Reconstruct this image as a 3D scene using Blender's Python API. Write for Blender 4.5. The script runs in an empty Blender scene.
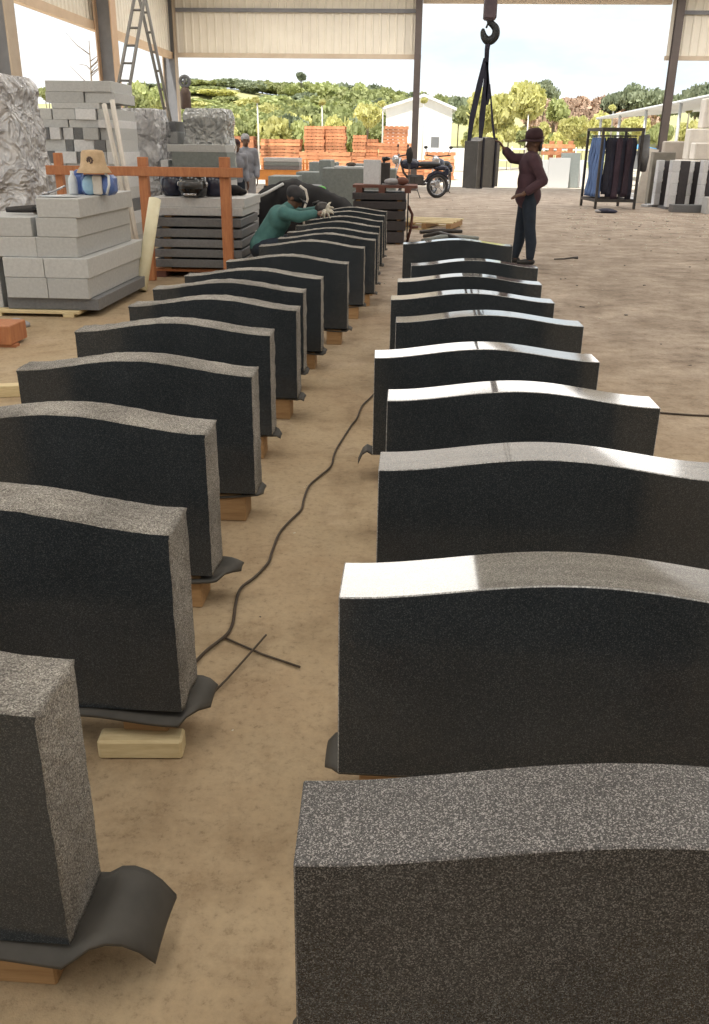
import bpy, bmesh, math, random
import numpy as np
from mathutils import Vector, Matrix, Euler, noise as mnoise

random.seed(7)
SC = bpy.context.scene
COL = SC.collection
PI = math.pi

# ------------------------------------------------------------------ camera model (metres)
F_PX, PITCH, YAW, ROLL, CAM_H = 874.2739, 0.396796, 0.05405, 0.012998, 1.42516
fw = np.array([-math.sin(YAW)*math.cos(PITCH), math.cos(YAW)*math.cos(PITCH), -math.sin(PITCH)])
rt = np.array([math.cos(YAW), math.sin(YAW), 0.0])
up = np.cross(rt, fw)
cr = rt*math.cos(ROLL)+up*math.sin(ROLL)
cu = -rt*math.sin(ROLL)+up*math.cos(ROLL)

def ray(px, py): return fw+cr*(px-354.5)/F_PX-cu*(py-512)/F_PX
def gnd(px, py, z=0.0):
    d = ray(px, py); t = (z-CAM_H)/d[2]
    return Vector((d[0]*t, d[1]*t, z))
def at(px, py, Y):
    d = ray(px, py); t = Y/d[1]
    return Vector((d[0]*t, Y, CAM_H+d[2]*t))

cam_data = bpy.data.cameras.new('camera')
cam = bpy.data.objects.new('camera', cam_data); COL.objects.link(cam)
M = Matrix.Identity(4)
for i in range(3):
    M[i][0], M[i][1], M[i][2] = cr[i], cu[i], -fw[i]
M[2][3] = CAM_H
cam.matrix_world = M
cam_data.sensor_fit = 'VERTICAL'; cam_data.sensor_height = 24.0
cam_data.lens = F_PX*24.0/1024.0
cam_data.clip_start = 0.05; cam_data.clip_end = 1000
SC.camera = cam

# ------------------------------------------------------------------ materials
MATS = {}
def lin(c):
    return tuple(((x/255.0)/12.92 if x/255.0 <= .04045 else ((x/255.0+.055)/1.055)**2.4) for x in c)

def mat(name, c1, c2=None, rough=.6, scale=6.0, metallic=0.0, bump=0.0, bscale=None, spec=.5, rnd=0.0, detail=4.0, stretch=None, transl=0.0):
    """noise-mixed two-tone material; rnd = brightness change from one object to the next"""
    if name in MATS: return MATS[name]
    m = bpy.data.materials.new(name); m.use_nodes = True
    nt = m.node_tree; N = nt.nodes; Lk = nt.links
    b = N['Principled BSDF']
    b.inputs['Roughness'].default_value = rough
    b.inputs['Metallic'].default_value = metallic
    b.inputs['Specular IOR Level'].default_value = spec
    tc = N.new('ShaderNodeTexCoord'); mp = N.new('ShaderNodeMapping')
    Lk.new(tc.outputs['Object'], mp.inputs['Vector'])
    if stretch: mp.inputs['Scale'].default_value = stretch
    nz = N.new('ShaderNodeTexNoise'); nz.inputs['Scale'].default_value = scale; nz.inputs['Detail'].default_value = detail
    nz.inputs['Roughness'].default_value = .65
    Lk.new(mp.outputs['Vector'], nz.inputs['Vector'])
    rp = N.new('ShaderNodeValToRGB'); rp.color_ramp.elements[0].position = .32; rp.color_ramp.elements[1].position = .68
    c2 = c2 or tuple(x*.72 for x in c1)
    rp.color_ramp.elements[0].color = (*c2, 1); rp.color_ramp.elements[1].color = (*c1, 1)
    Lk.new(nz.outputs['Fac'], rp.inputs['Fac'])
    out = rp.outputs['Color']
    if rnd:
        oi = N.new('ShaderNodeObjectInfo'); mr = N.new('ShaderNodeMapRange')
        mr.inputs['To Min'].default_value = 1-rnd; mr.inputs['To Max'].default_value = 1+rnd
        Lk.new(oi.outputs['Random'], mr.inputs['Value'])
        mx = N.new('ShaderNodeVectorMath'); mx.operation = 'SCALE'
        Lk.new(out, mx.inputs[0]); Lk.new(mr.outputs['Result'], mx.inputs['Scale'])
        out = mx.outputs['Vector']
    Lk.new(out, b.inputs['Base Color'])
    if bump:
        n2 = N.new('ShaderNodeTexNoise'); n2.inputs['Scale'].default_value = bscale or scale*4; n2.inputs['Detail'].default_value = 5
        Lk.new(mp.outputs['Vector'], n2.inputs['Vector'])
        bp = N.new('ShaderNodeBump'); bp.inputs['Strength'].default_value = bump; bp.inputs['Distance'].default_value = .01
        Lk.new(n2.outputs['Fac'], bp.inputs['Height']); Lk.new(bp.outputs['Normal'], b.inputs['Normal'])
    if transl:
        tr = N.new('ShaderNodeBsdfTranslucent'); ms = N.new('ShaderNodeMixShader'); ms.inputs['Fac'].default_value = transl
        Lk.new(out, tr.inputs['Color']); Lk.new(b.outputs['BSDF'], ms.inputs[1]); Lk.new(tr.outputs['BSDF'], ms.inputs[2])
        Lk.new(ms.outputs['Shader'], N['Material Output'].inputs['Surface'])
    MATS[name] = m
    return m

def granite(name, dark, mid, light, p_mid, p_light, rough, scale=330.0, bump=0.0, patch=.25, streak=False, bdist=.006, bscale=38):
    """crystalline speckle of three minerals"""
    m = bpy.data.materials.new(name); m.use_nodes = True
    nt = m.node_tree; N = nt.nodes; Lk = nt.links; b = N['Principled BSDF']
    tc = N.new('ShaderNodeTexCoord')
    oi = N.new('ShaderNodeObjectInfo')
    off = N.new('ShaderNodeVectorMath'); off.operation = 'ADD'
    Lk.new(tc.outputs['Object'], off.inputs[0]); Lk.new(oi.outputs['Location'], off.inputs[1])
    v = N.new('ShaderNodeTexVoronoi'); v.inputs['Scale'].default_value = scale
    Lk.new(off.outputs['Vector'], v.inputs['Vector'])
    sp = N.new('ShaderNodeSeparateColor'); Lk.new(v.outputs['Color'], sp.inputs['Color'])
    rp = N.new('ShaderNodeValToRGB'); rp.color_ramp.interpolation = 'CONSTANT'
    e = rp.color_ramp.elements
    e[0].position = 0; e[0].color = (*dark, 1)
    e[1].position = p_mid; e[1].color = (*mid, 1)
    k = e.new(p_light); k.color = (*light, 1)
    Lk.new(sp.outputs['Red'], rp.inputs['Fac'])
    nz = N.new('ShaderNodeTexNoise'); nz.inputs['Scale'].default_value = 5.0; nz.inputs['Detail'].default_value = 4
    if streak:
        mp = N.new('ShaderNodeMapping'); mp.inputs['Scale'].default_value = (.5, 6, 6)
        Lk.new(off.outputs['Vector'], mp.inputs['Vector']); Lk.new(mp.outputs['Vector'], nz.inputs['Vector'])
    else:
        Lk.new(off.outputs['Vector'], nz.inputs['Vector'])
    mr = N.new('ShaderNodeMapRange'); mr.inputs['From Min'].default_value = .3; mr.inputs['From Max'].default_value = .7
    mr.inputs['To Min'].default_value = 1-patch; mr.inputs['To Max'].default_value = 1+patch
    Lk.new(nz.outputs['Fac'], mr.inputs['Value'])
    sc = N.new('ShaderNodeVectorMath'); sc.operation = 'SCALE'
    Lk.new(rp.outputs['Color'], sc.inputs[0]); Lk.new(mr.outputs['Result'], sc.inputs['Scale'])
    Lk.new(sc.outputs['Vector'], b.inputs['Base Color'])
    b.inputs['Roughness'].default_value = rough
    if bump:
        n2 = N.new('ShaderNodeTexNoise'); n2.inputs['Scale'].default_value = bscale; n2.inputs['Detail'].default_value = 6; n2.inputs['Roughness'].default_value = .7
        Lk.new(off.outputs['Vector'], n2.inputs['Vector'])
        bp = N.new('ShaderNodeBump'); bp.inputs['Strength'].default_value = bump; bp.inputs['Distance'].default_value = bdist
        Lk.new(n2.outputs['Fac'], bp.inputs['Height']); Lk.new(bp.outputs['Normal'], b.inputs['Normal'])
    MATS[name] = m
    return m

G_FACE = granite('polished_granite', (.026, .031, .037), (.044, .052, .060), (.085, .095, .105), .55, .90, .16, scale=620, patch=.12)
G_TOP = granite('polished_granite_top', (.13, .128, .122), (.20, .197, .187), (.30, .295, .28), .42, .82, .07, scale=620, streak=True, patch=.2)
G_TOPS = granite('honed_granite_top', (.034, .033, .033), (.10, .097, .096), (.30, .285, .28), .42, .80, .45, scale=640, patch=.15)
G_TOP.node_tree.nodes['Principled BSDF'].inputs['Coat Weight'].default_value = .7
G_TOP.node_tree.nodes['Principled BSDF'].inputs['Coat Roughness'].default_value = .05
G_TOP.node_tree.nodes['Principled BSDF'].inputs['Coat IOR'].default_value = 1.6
G_ROUGH = granite('pitched_granite', (.145, .134, .122), (.29, .273, .246), (.48, .458, .42), .34, .80, .85, scale=460, bump=1.0, patch=.34, bdist=.020, bscale=24)
G_FACES = granite('speckled_granite_face', (.018, .020, .024), (.054, .058, .064), (.14, .146, .155), .45, .84, .22, scale=620, patch=.15)
G_ARRIS = granite('granite_arris', (.22, .22, .22), (.36, .36, .36), (.55, .55, .55), .4, .8, .6)
M_SLAB = mat('grey_granite', (.55, .56, .56), (.46, .47, .475), rough=.7, scale=40, rnd=.10)
M_SLAB2 = mat('pale_grey_granite', (.74, .75, .77), (.62, .63, .65), rough=.75, scale=30, rnd=.12)
M_SLABD = mat('dark_grey_granite', (.19, .195, .205), (.14, .145, .155), rough=.55, scale=40, rnd=.15)
M_SLABG = mat('green_grey_granite', (.25, .28, .27), (.19, .21, .21), rough=.6, scale=30, rnd=.12)
M_CREAM = mat('cream_stone', (.76, .72, .66), (.64, .60, .55), rough=.85, scale=5, rnd=.06, bump=.3)
M_PINE = mat('pine_timber', (.44, .27, .13), (.31, .18, .08), rough=.7, scale=8, stretch=(1, 12, 12), rnd=.14)
M_PALE = mat('pale_timber', (.74, .62, .38), (.60, .48, .27), rough=.75, scale=9, stretch=(1.5, 12, 12))
M_ORANGE = mat('orange_timber', (.52, .22, .095), (.38, .14, .06), rough=.7, scale=5, stretch=(6, 6, 1), rnd=.06)
M_PALLET = mat('red_orange_timber', (.66, .30, .15), (.42, .17, .08), rough=.75, scale=5, rnd=.3)
M_SLABX = mat('charcoal_granite', (.075, .068, .075), (.05, .045, .05), rough=.5, scale=30, rnd=.2)
M_DPALLET = mat('dark_red_timber', (.20, .085, .06), (.12, .05, .04), rough=.75, scale=8, rnd=.1)
M_MAT = mat('grey_rubber', (.075, .070, .063), (.048, .045, .040), rough=.65, scale=7, rnd=.15)
M_BLACK = mat('black_rubber', (.022, .022, .024), (.012, .012, .014), rough=.5, scale=10)
M_TARP = mat('black_tarpaulin', (.018, .017, .018), (.008, .008, .010), rough=.7, scale=4, spec=.12)
M_STEEL = mat('dark_steel', (.075, .07, .07), (.045, .042, .042), rough=.5, scale=9, metallic=.5)
M_HOOK = mat('hook_steel', (.045, .05, .055), (.028, .03, .035), rough=.45, scale=9, metallic=.4)
M_BLOCK = mat('hoist_block_paint', (.15, .11, .13), (.09, .07, .09), rough=.5, scale=8)
M_COLUMN = mat('beige_column_paint', (.46, .37, .28), (.38, .30, .22), rough=.6, scale=2)
M_WEB = mat('blue_grey_primer', (.22, .225, .24), (.17, .175, .19), rough=.6, scale=2)
M_FLANGE = mat('rust_orange_primer', (.60, .42, .28), (.50, .34, .22), rough=.6, scale=2)
M_BROWNCOL = mat('brown_column_paint', (.115, .092, .085), (.085, .068, .062), rough=.6, scale=2)
M_SHEET = mat('beige_sheet_steel', (.86, .81, .70), (.78, .73, .63), rough=.55, scale=1.2, spec=.3)
M_TRIM = mat('tan_trim', (.62, .52, .40), (.54, .44, .33), rough=.6, scale=2)
M_TRIMO = mat('orange_tan_trim', (.66, .50, .35), (.57, .42, .28), rough=.6, scale=2)
M_ROOF = mat('roof_sheet', (.66, .64, .60), (.58, .56, .52), rough=.7, scale=1)
def film(name, c1, c2):
    m = mat(name, c1, c2, rough=.16, scale=5, spec=.9, detail=6)
    nt = m.node_tree; N = nt.nodes; Lk = nt.links
    tc = [n for n in N if n.type == 'TEX_COORD'][0]
    w1 = N.new('ShaderNodeTexNoise'); w1.inputs['Scale'].default_value = 2.2; w1.inputs['Detail'].default_value = 2
    Lk.new(tc.outputs['Object'], w1.inputs['Vector'])
    ad = N.new('ShaderNodeMix'); ad.data_type = 'RGBA'; ad.inputs[0].default_value = .35
    Lk.new(tc.outputs['Object'], ad.inputs[6]); Lk.new(w1.outputs['Color'], ad.inputs[7])
    v = N.new('ShaderNodeTexVoronoi'); v.feature = 'F1'; v.inputs['Scale'].default_value = 9
    v2 = N.new('ShaderNodeTexVoronoi'); v2.feature = 'F1'; v2.inputs['Scale'].default_value = 24
    Lk.new(ad.outputs[2], v.inputs['Vector']); Lk.new(ad.outputs[2], v2.inputs['Vector'])
    ma = N.new('ShaderNodeMath'); ma.operation = 'MULTIPLY_ADD'; ma.inputs[1].default_value = .4
    Lk.new(v2.outputs['Distance'], ma.inputs[0]); Lk.new(v.outputs['Distance'], ma.inputs[2])
    bp = N.new('ShaderNodeBump'); bp.inputs['Strength'].default_value = .9; bp.inputs['Distance'].default_value = .09
    Lk.new(ma.outputs[0], bp.inputs['Height']); Lk.new(bp.outputs['Normal'], N['Principled BSDF'].inputs['Normal'])
    return m
M_WRAP = film('stretch_film', (.70, .70, .72), (.34, .34, .36))
M_WHITE = mat('white_render', (.80, .79, .76), (.72, .71, .69), rough=.8, scale=1)
M_ALU = mat('ladder_aluminium', (.20, .19, .175), (.14, .135, .125), rough=.45, scale=5, metallic=.3)
M_SKIN = mat('brown_skin', (.16, .085, .055), (.125, .065, .042), rough=.6, scale=12)
M_TEAL = mat('teal_cloth', (.085, .22, .215), (.055, .155, .155), rough=.85, scale=9)
M_SHIRT = mat('plum_cloth', (.085, .042, .056), (.058, .029, .040), rough=.85, scale=9)
M_JEANS = mat('navy_denim', (.020, .032, .052), (.012, .020, .036), rough=.85, scale=14)
M_GREYCL = mat('grey_cloth', (.30, .31, .35), (.22, .23, .27), rough=.85, scale=9)
M_GREYTR = mat('pale_grey_cloth', (.40, .40, .42), (.32, .32, .34), rough=.85, scale=9)
M_HATD = mat('maroon_hat_cloth', (.048, .020, .026), (.032, .013, .017), rough=.85, scale=12)
M_CAP = mat('charcoal_cap_cloth', (.035, .034, .040), (.022, .022, .026), rough=.7, scale=12)
M_STRAW = mat('tan_hat_cloth', (.62, .46, .30), (.50, .36, .22), rough=.85, scale=18)
M_BLUE = mat('blue_webbing', (.10, .18, .38), (.07, .12, .27), rough=.8, scale=12, rnd=.2)
M_NAVY = mat('dark_navy_webbing', (.032, .034, .060), (.02, .02, .036), rough=.8, scale=12, rnd=.25)
M_WINE = mat('dark_wine_webbing', (.050, .030, .048), (.03, .018, .03), rough=.8, scale=12, rnd=.2)
M_BAGBLUE = mat('blue_plastic', (.12, .22, .52), (.07, .11, .33), rough=.4, scale=14)
M_BAGWHITE = mat('white_plastic', (.72, .76, .80), (.58, .64, .70), rough=.35, scale=14)
M_CYAN = mat('light_blue_plastic', (.40, .62, .78), (.28, .48, .68), rough=.4, scale=14)
M_YELLOWPIPE = mat('cream_foam', (.86, .82, .62), (.76, .70, .48), rough=.7, scale=5)
M_GLOSSB = mat('glossy_black_shell', (.012, .013, .016), (.008, .008, .010), rough=.08, scale=5)
M_NAVYSH = mat('navy_shell', (.018, .022, .045), (.012, .014, .030), rough=.22, scale=5)
M_VISOR = mat('smoked_visor', (.10, .11, .12), (.05, .055, .06), rough=.05, scale=3)
M_CORD = mat('dark_cable', (.075, .052, .034), (.045, .032, .022), rough=.6, scale=9)
M_BARK = mat('grey_bark', (.26, .21, .16), (.17, .135, .10), rough=.9, scale=7)
M_LEAFG = mat('green_leaves', (.44, .46, .20), (.31, .35, .14), rough=.7, scale=1.0, rnd=.25, transl=.3)  # green, yellow-green and grey-green leaf colours paled to imitate distance haze
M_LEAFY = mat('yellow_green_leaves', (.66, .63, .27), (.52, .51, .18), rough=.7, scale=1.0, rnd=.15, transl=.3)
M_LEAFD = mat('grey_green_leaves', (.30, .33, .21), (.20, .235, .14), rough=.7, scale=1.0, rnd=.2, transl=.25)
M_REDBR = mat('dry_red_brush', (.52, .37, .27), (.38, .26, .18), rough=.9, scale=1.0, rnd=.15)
M_CHROME = mat('scuffed_chrome', (.55, .55, .56), (.40, .40, .42), rough=.25, scale=9, metallic=.9)
M_DRUST = mat('gas_bottle_brown', (.14, .09, .075), (.10, .065, .05), rough=.5, scale=6)
M_BLUETARP = mat('bright_blue_sheet', (.10, .38, .75), (.08, .30, .62), rough=.5, scale=3)
M_GREENP = mat('green_plastic', (.15, .55, .12), (.10, .42, .08), rough=.5, scale=6)
M_YELP = mat('yellow_plastic', (.80, .55, .10), (.70, .42, .07), rough=.5, scale=6)
M_ORP = mat('orange_paint', (.82, .34, .08), (.70, .26, .06), rough=.5, scale=6)
M_RAG = mat('white_cotton', (.78, .74, .64), (.62, .58, .50), rough=.9, scale=30)

def floor_mat():
    m = bpy.data.materials.new('dusty_concrete'); m.use_nodes = True
    nt = m.node_tree; N = nt.nodes; Lk = nt.links; b = N['Principled BSDF']
    b.inputs['Roughness'].default_value = .82
    b.inputs['Specular IOR Level'].default_value = .25
    tc = N.new('ShaderNodeTexCoord')
    def nz(scale, detail, rough=.6, st=None):
        n = N.new('ShaderNodeTexNoise'); n.inputs['Scale'].default_value = scale; n.inputs['Detail'].default_value = detail; n.inputs['Roughness'].default_value = rough
        if st:
            mp = N.new('ShaderNodeMapping'); mp.inputs['Scale'].default_value = st
            Lk.new(tc.outputs['Object'], mp.inputs['Vector']); Lk.new(mp.outputs['Vector'], n.inputs['Vector'])
        else: Lk.new(tc.outputs['Object'], n.inputs['Vector'])
        return n.outputs['Fac']
    def ramp(fac, stops):
        r = N.new('ShaderNodeValToRGB'); e = r.color_ramp.elements
        e[0].position, e[0].color = stops[0][0], (*stops[0][1], 1)
        e[1].position, e[1].color = stops[-1][0], (*stops[-1][1], 1)
        for p, c in stops[1:-1]:
            k = e.new(p); k.color = (*c, 1)
        Lk.new(fac, r.inputs['Fac']); return r.outputs['Color']
    def mix(a, bb, fac, mode='MIX'):
        x = N.new('ShaderNodeMix'); x.data_type = 'RGBA'; x.blend_type = mode
        Lk.new(a, x.inputs[6]); Lk.new(bb, x.inputs[7])
        if isinstance(fac, float): x.inputs[0].default_value = fac
        else: Lk.new(fac, x.inputs[0])
        return x.outputs[2]
    # bare tan concrete between the rows, greyer trodden dust in the open yard
    tan = ramp(nz(1.1, 7, .62), [(.26, (.34, .242, .150)), (.42, (.385, .290, .185)), (.55, (.41, .318, .207)), (.74, (.475, .370, .262))])
    dust = ramp(nz(1.5, 9, .74), [(.30, (.20, .157, .12)), (.46, (.335, .272, .217)), (.56, (.41, .34, .277)), (.72, (.56, .47, .39))])
    sep = N.new('ShaderNodeSeparateXYZ'); Lk.new(tc.outputs['Object'], sep.inputs[0])
    ax = N.new('ShaderNodeMath'); ax.operation = 'MULTIPLY_ADD'; ax.inputs[1].default_value = .5; 
    Lk.new(sep.outputs['Y'], ax.inputs[0]); Lk.new(sep.outputs['X'], ax.inputs[2])
    wob = N.new('ShaderNodeMath'); wob.operation = 'ADD'; Lk.new(ax.outputs[0], wob.inputs[0])
    wn = N.new('ShaderNodeMath'); wn.operation = 'MULTIPLY'; wn.inputs[1].default_value = 2.0
    Lk.new(nz(.7, 4), wn.inputs[0]); Lk.new(wn.outputs[0], wob.inputs[1])
    mr = N.new('ShaderNodeMapRange'); mr.inputs['From Min'].default_value = 3.2; mr.inputs['From Max'].default_value = 6.5
    Lk.new(wob.outputs[0], mr.inputs['Value'])
    base = mix(tan, dust, mr.outputs['Result'])
    stain = ramp(nz(3.1, 5, .7), [(.36, (.62, .58, .54)), (.5, (1, 1, 1)), (1, (1, 1, 1))])
    base = mix(base, stain, .5, 'MULTIPLY')
    speck = ramp(nz(38, 6, .8), [(.32, (.56, .53, .50)), (.46, (.98, .98, .98)), (.7, (1.16, 1.14, 1.12))])
    base = mix(base, speck, .8, 'MULTIPLY')
    scr = ramp(nz(6, 6, .78), [(.34, (.66, .62, .58)), (.46, (1, 1, 1)), (.75, (1.14, 1.13, 1.10))])
    base = mix(base, scr, .55, 'MULTIPLY')
    Lk.new(base, b.inputs['Base Color'])
    bp = N.new('ShaderNodeBump'); bp.inputs['Strength'].default_value = .35; bp.inputs['Distance'].default_value = .02
    Lk.new(nz(14, 6, .7), bp.inputs['Height']); Lk.new(bp.outputs['Normal'], b.inputs['Normal'])
    return m
M_FLOOR = floor_mat()
M_GROUND = mat('pale_sandy_ground', (.58, .52, .43), (.48, .42, .34), rough=.95, scale=.6, detail=8)
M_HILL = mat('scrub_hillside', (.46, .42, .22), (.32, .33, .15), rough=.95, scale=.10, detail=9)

# ------------------------------------------------------------------ mesh builder
class MB:
    def __init__(s): s.bm = bmesh.new()
    def _faces(s, verts, mi):
        fs = set()
        for v in verts:
            for f in v.link_faces: fs.add(f)
        for f in fs: f.material_index = mi
    def obox(s, c, size, rot=None, mi=0, bev=0.0):
        r = bmesh.ops.create_cube(s.bm, size=1.0)
        vs = r['verts']
        mat4 = Matrix.Translation(Vector(c)) @ (rot.to_matrix().to_4x4() if isinstance(rot, Euler) else (rot.to_4x4() if rot is not None else Matrix.Identity(4))) @ Matrix.Diagonal((*size, 1))
        bmesh.ops.transform(s.bm, matrix=mat4, verts=vs)
        if bev:
            es = list({e for v in vs for e in v.link_edges})
            r2 = bmesh.ops.bevel(s.bm, geom=es, offset=bev, segments=1, affect='EDGES', profile=.5)
            vs = r2['verts']
            for f in r2['faces']: f.material_index = mi
        s._faces(vs, mi)
        return s
    def box(s, x0, x1, y0, y1, z0, z1, mi=0, bev=0.0, rot=None):
        return s.obox(((x0+x1)/2, (y0+y1)/2, (z0+z1)/2), (abs(x1-x0), abs(y1-y0), abs(z1-z0)), rot, mi, bev)
    def tube(s, pts, r, seg=8, mi=0, closed=False):
        pts = [Vector(p) for p in pts]; n = len(pts)
        rs = r if isinstance(r, (list, tuple)) else [r]*n
        rings = []; prev = None
        for i in range(n):
            if closed: t = (pts[(i+1) % n]-pts[i-1]).normalized()
            elif i == 0: t = (pts[1]-pts[0]).normalized()
            elif i == n-1: t = (pts[-1]-pts[-2]).normalized()
            else: t = ((pts[i+1]-pts[i]).normalized()+(pts[i]-pts[i-1]).normalized()).normalized()
            if prev is None:
                a = Vector((0, 0, 1)) if abs(t.z) < .9 else Vector((1, 0, 0))
                x = t.cross(a).normalized()
            else:
                x = (prev-t*prev.dot(t)).normalized()
            prev = x; y = t.cross(x)
            rings.append([s.bm.verts.new(pts[i]+(x*math.cos(k*2*PI/seg)+y*math.sin(k*2*PI/seg))*rs[i]) for k in range(seg)])
        m = n if closed else n-1
        for i in range(m):
            a, b = rings[i], rings[(i+1) % n]
            for k in range(seg):
                f = s.bm.faces.new((a[k], a[(k+1) % seg], b[(k+1) % seg], b[k])); f.material_index = mi; f.smooth = True
        if not closed:
            f = s.bm.faces.new(rings[0][::-1]); f.material_index = mi
            f = s.bm.faces.new(rings[-1]); f.material_index = mi
        return s
    def cyl(s, a, b, r, seg=16, mi=0): return s.tube([a, b], r, seg, mi)
    def sphere(s, c, r, seg=16, mi=0, rot=None):
        rr = r if isinstance(r, (list, tuple)) else (r, r, r)
        q = bmesh.ops.create_uvsphere(s.bm, u_segments=seg, v_segments=max(6, seg*2//3), radius=1.0)
        m4 = Matrix.Translation(Vector(c)) @ (rot.to_matrix().to_4x4() if rot else Matrix.Identity(4)) @ Matrix.Diagonal((*rr, 1))
        bmesh.ops.transform(s.bm, matrix=m4, verts=q['verts'])
        fs = {f for v in q['verts'] for f in v.link_faces}
        for f in fs: f.material_index = mi; f.smooth = True
        return s
    def lathe(s, prof, c=(0, 0, 0), seg=20, mi=0, rot=None, smooth=True, squash=(1, 1)):
        c = Vector(c); R = rot.to_matrix() if rot else Matrix.Identity(3)
        rings = []
        for r, z in prof:
            rings.append([s.bm.verts.new(c+R @ Vector((max(r, 1e-4)*math.cos(k*2*PI/seg)*squash[0], max(r, 1e-4)*math.sin(k*2*PI/seg)*squash[1], z))) for k in range(seg)])
        for i in range(len(rings)-1):
            for k in range(seg):
                f = s.bm.faces.new((rings[i][k], rings[i][(k+1) % seg], rings[i+1][(k+1) % seg], rings[i+1][k])); f.material_index = mi; f.smooth = smooth
        f = s.bm.faces.new(rings[0][::-1]); f.material_index = mi
        f = s.bm.faces.new(rings[-1]); f.material_index = mi
        return s
    def prism(s, poly, y0, y1, mi=0):
        """poly of (x, z), run from y0 to y1"""
        a = [s.bm.verts.new((x, y0, z)) for x, z in poly]; b = [s.bm.verts.new((x, y1, z)) for x, z in poly]
        n = len(poly); fs = [s.bm.faces.new(a), s.bm.faces.new(b[::-1])]
        for i in range(n): fs.append(s.bm.faces.new((a[i], b[i], b[(i+1) % n], a[(i+1) % n])))
        for f in fs: f.material_index = mi
        return s
    def sheet(s, rows, thick, mi=0):
        """grid of points (list of rows) given a thickness downwards along z"""
        R, Cn = len(rows), len(rows[0])
        T = [[s.bm.verts.new(Vector(p)) for p in r] for r in rows]
        Bt = [[s.bm.verts.new(Vector(p)-Vector((0, 0, thick))) for p in r] for r in rows]
        def q(*v):
            f = s.bm.faces.new(v); f.material_index = mi; f.smooth = True
        for i in range(R-1):
            for j in range(Cn-1):
                q(T[i][j], T[i][j+1], T[i+1][j+1], T[i+1][j]); q(Bt[i][j], Bt[i+1][j], Bt[i+1][j+1], Bt[i][j+1])
        for j in range(Cn-1):
            q(T[0][j+1], T[0][j], Bt[0][j], Bt[0][j+1]); q(T[-1][j], T[-1][j+1], Bt[-1][j+1], Bt[-1][j])
        for i in range(R-1):
            q(T[i][0], T[i+1][0], Bt[i+1][0], Bt[i][0]); q(T[i+1][-1], T[i][-1], Bt[i][-1], Bt[i+1][-1])
        return s
    def build(s, name, mats, parent=None):
        bmesh.ops.recalc_face_normals(s.bm, faces=s.bm.faces)
        me = bpy.data.meshes.new(name); s.bm.to_mesh(me); s.bm.free()
        for m in (mats if isinstance(mats, (list, tuple)) else [mats]): me.materials.append(m)
        o = bpy.data.objects.new(name, me); COL.objects.link(o)
        if parent: o.parent = parent
        return o

def tag(o, label, cat, group=None):
    o['label'] = label; o['category'] = cat
    if group: o['group'] = group
    return o
def thing(name, label, cat, loc=(0, 0, 0), rz=0.0, group=None):
    o = bpy.data.objects.new(name, None); COL.objects.link(o); o.empty_display_size = .1
    o.location = loc; o.rotation_euler = (0, 0, rz)
    return tag(o, label, cat, group)
def single(name, mb, mats, label, cat, loc=(0, 0, 0), rz=0.0, group=None):
    o = mb.build(name, mats); o.location = loc; o.rotation_euler = (0, 0, rz)
    return tag(o, label, cat, group)
def dup(root, loc, rz=0.0, label=None, group=None, scale=None):
    r = root.copy(); COL.objects.link(r); r.location = loc; r.rotation_euler = (0, 0, rz)
    if scale: r.scale = scale
    if label: r['label'] = label
    if group: r['group'] = group
    for ch in list(root.children):
        c = ch.copy(); COL.objects.link(c); c.parent = r
        for g in list(ch.children):
            d = g.copy(); COL.objects.link(d); d.parent = c
    return r
def struct(name, mb, mats, label=None):
    o = mb.build(name, mats); o['kind'] = 'structure'
    return o

ORD = ['nearest', 'second nearest', 'third nearest', 'fourth nearest', 'fifth nearest', 'sixth nearest', 'seventh nearest', 'eighth nearest',
       'ninth nearest', 'tenth nearest', 'eleventh nearest', 'twelfth nearest', 'thirteenth nearest', 'fourteenth nearest', 'fifteenth nearest', 'sixteenth nearest']

# ------------------------------------------------------------------ setting: floor, shed, ground
YW = 33.0                    # back wall plane
XL, XR = -8.2, 20.0
struct('floor', MB().box(XL-.3, XR+.3, -14, 36.2, -.25, 0), M_FLOOR)
g = MB()
g.box(-160, 160, 36.2, 220, -.5, -.012); g.box(-160, XL-.3, -60, 36.2, -.5, -.012); g.box(XR+.3, 160, -60, 36.2, -.5, -.012); g.box(XL-.3, XR+.3, -60, -14, -.5, -.012)
struct('ground', g, M_GROUND)

def corrugated(name, p0, p1, z0, z1, nrm, m=M_SHEET, pitch=.26, depth=.035):
    """ribbed sheet standing between two plan points"""
    p0, p1 = Vector((*p0, 0)), Vector((*p1, 0)); d = p1-p0; L = d.length; d.normalize(); n = Vector((*nrm, 0))
    mb = MB(); bm = mb.bm
    k = int(L/pitch); prof = []
    for i in range(k):
        b = i*L/k; w = L/k
        prof += [(b, 0), (b+w*.66, 0), (b+w*.76, depth), (b+w*.90, depth)]
    prof.append((L, 0))
    back = .012
    rows = []
    for s_, o_ in prof:
        q = p0+d*s_+n*o_; qb = q-n*back
        rows.append((bm.verts.new((q.x, q.y, z0)), bm.verts.new((q.x, q.y, z1)), bm.verts.new((qb.x, qb.y, z1)), bm.verts.new((qb.x, qb.y, z0))))
    for a, b in zip(rows, rows[1:]):
        for j in range(4): bm.faces.new((a[j], a[(j+1) % 4], b[(j+1) % 4], b[j]))
    bm.faces.new(rows[0]); bm.faces.new(rows[-1][::-1])
    return struct(name, mb, m)

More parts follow.
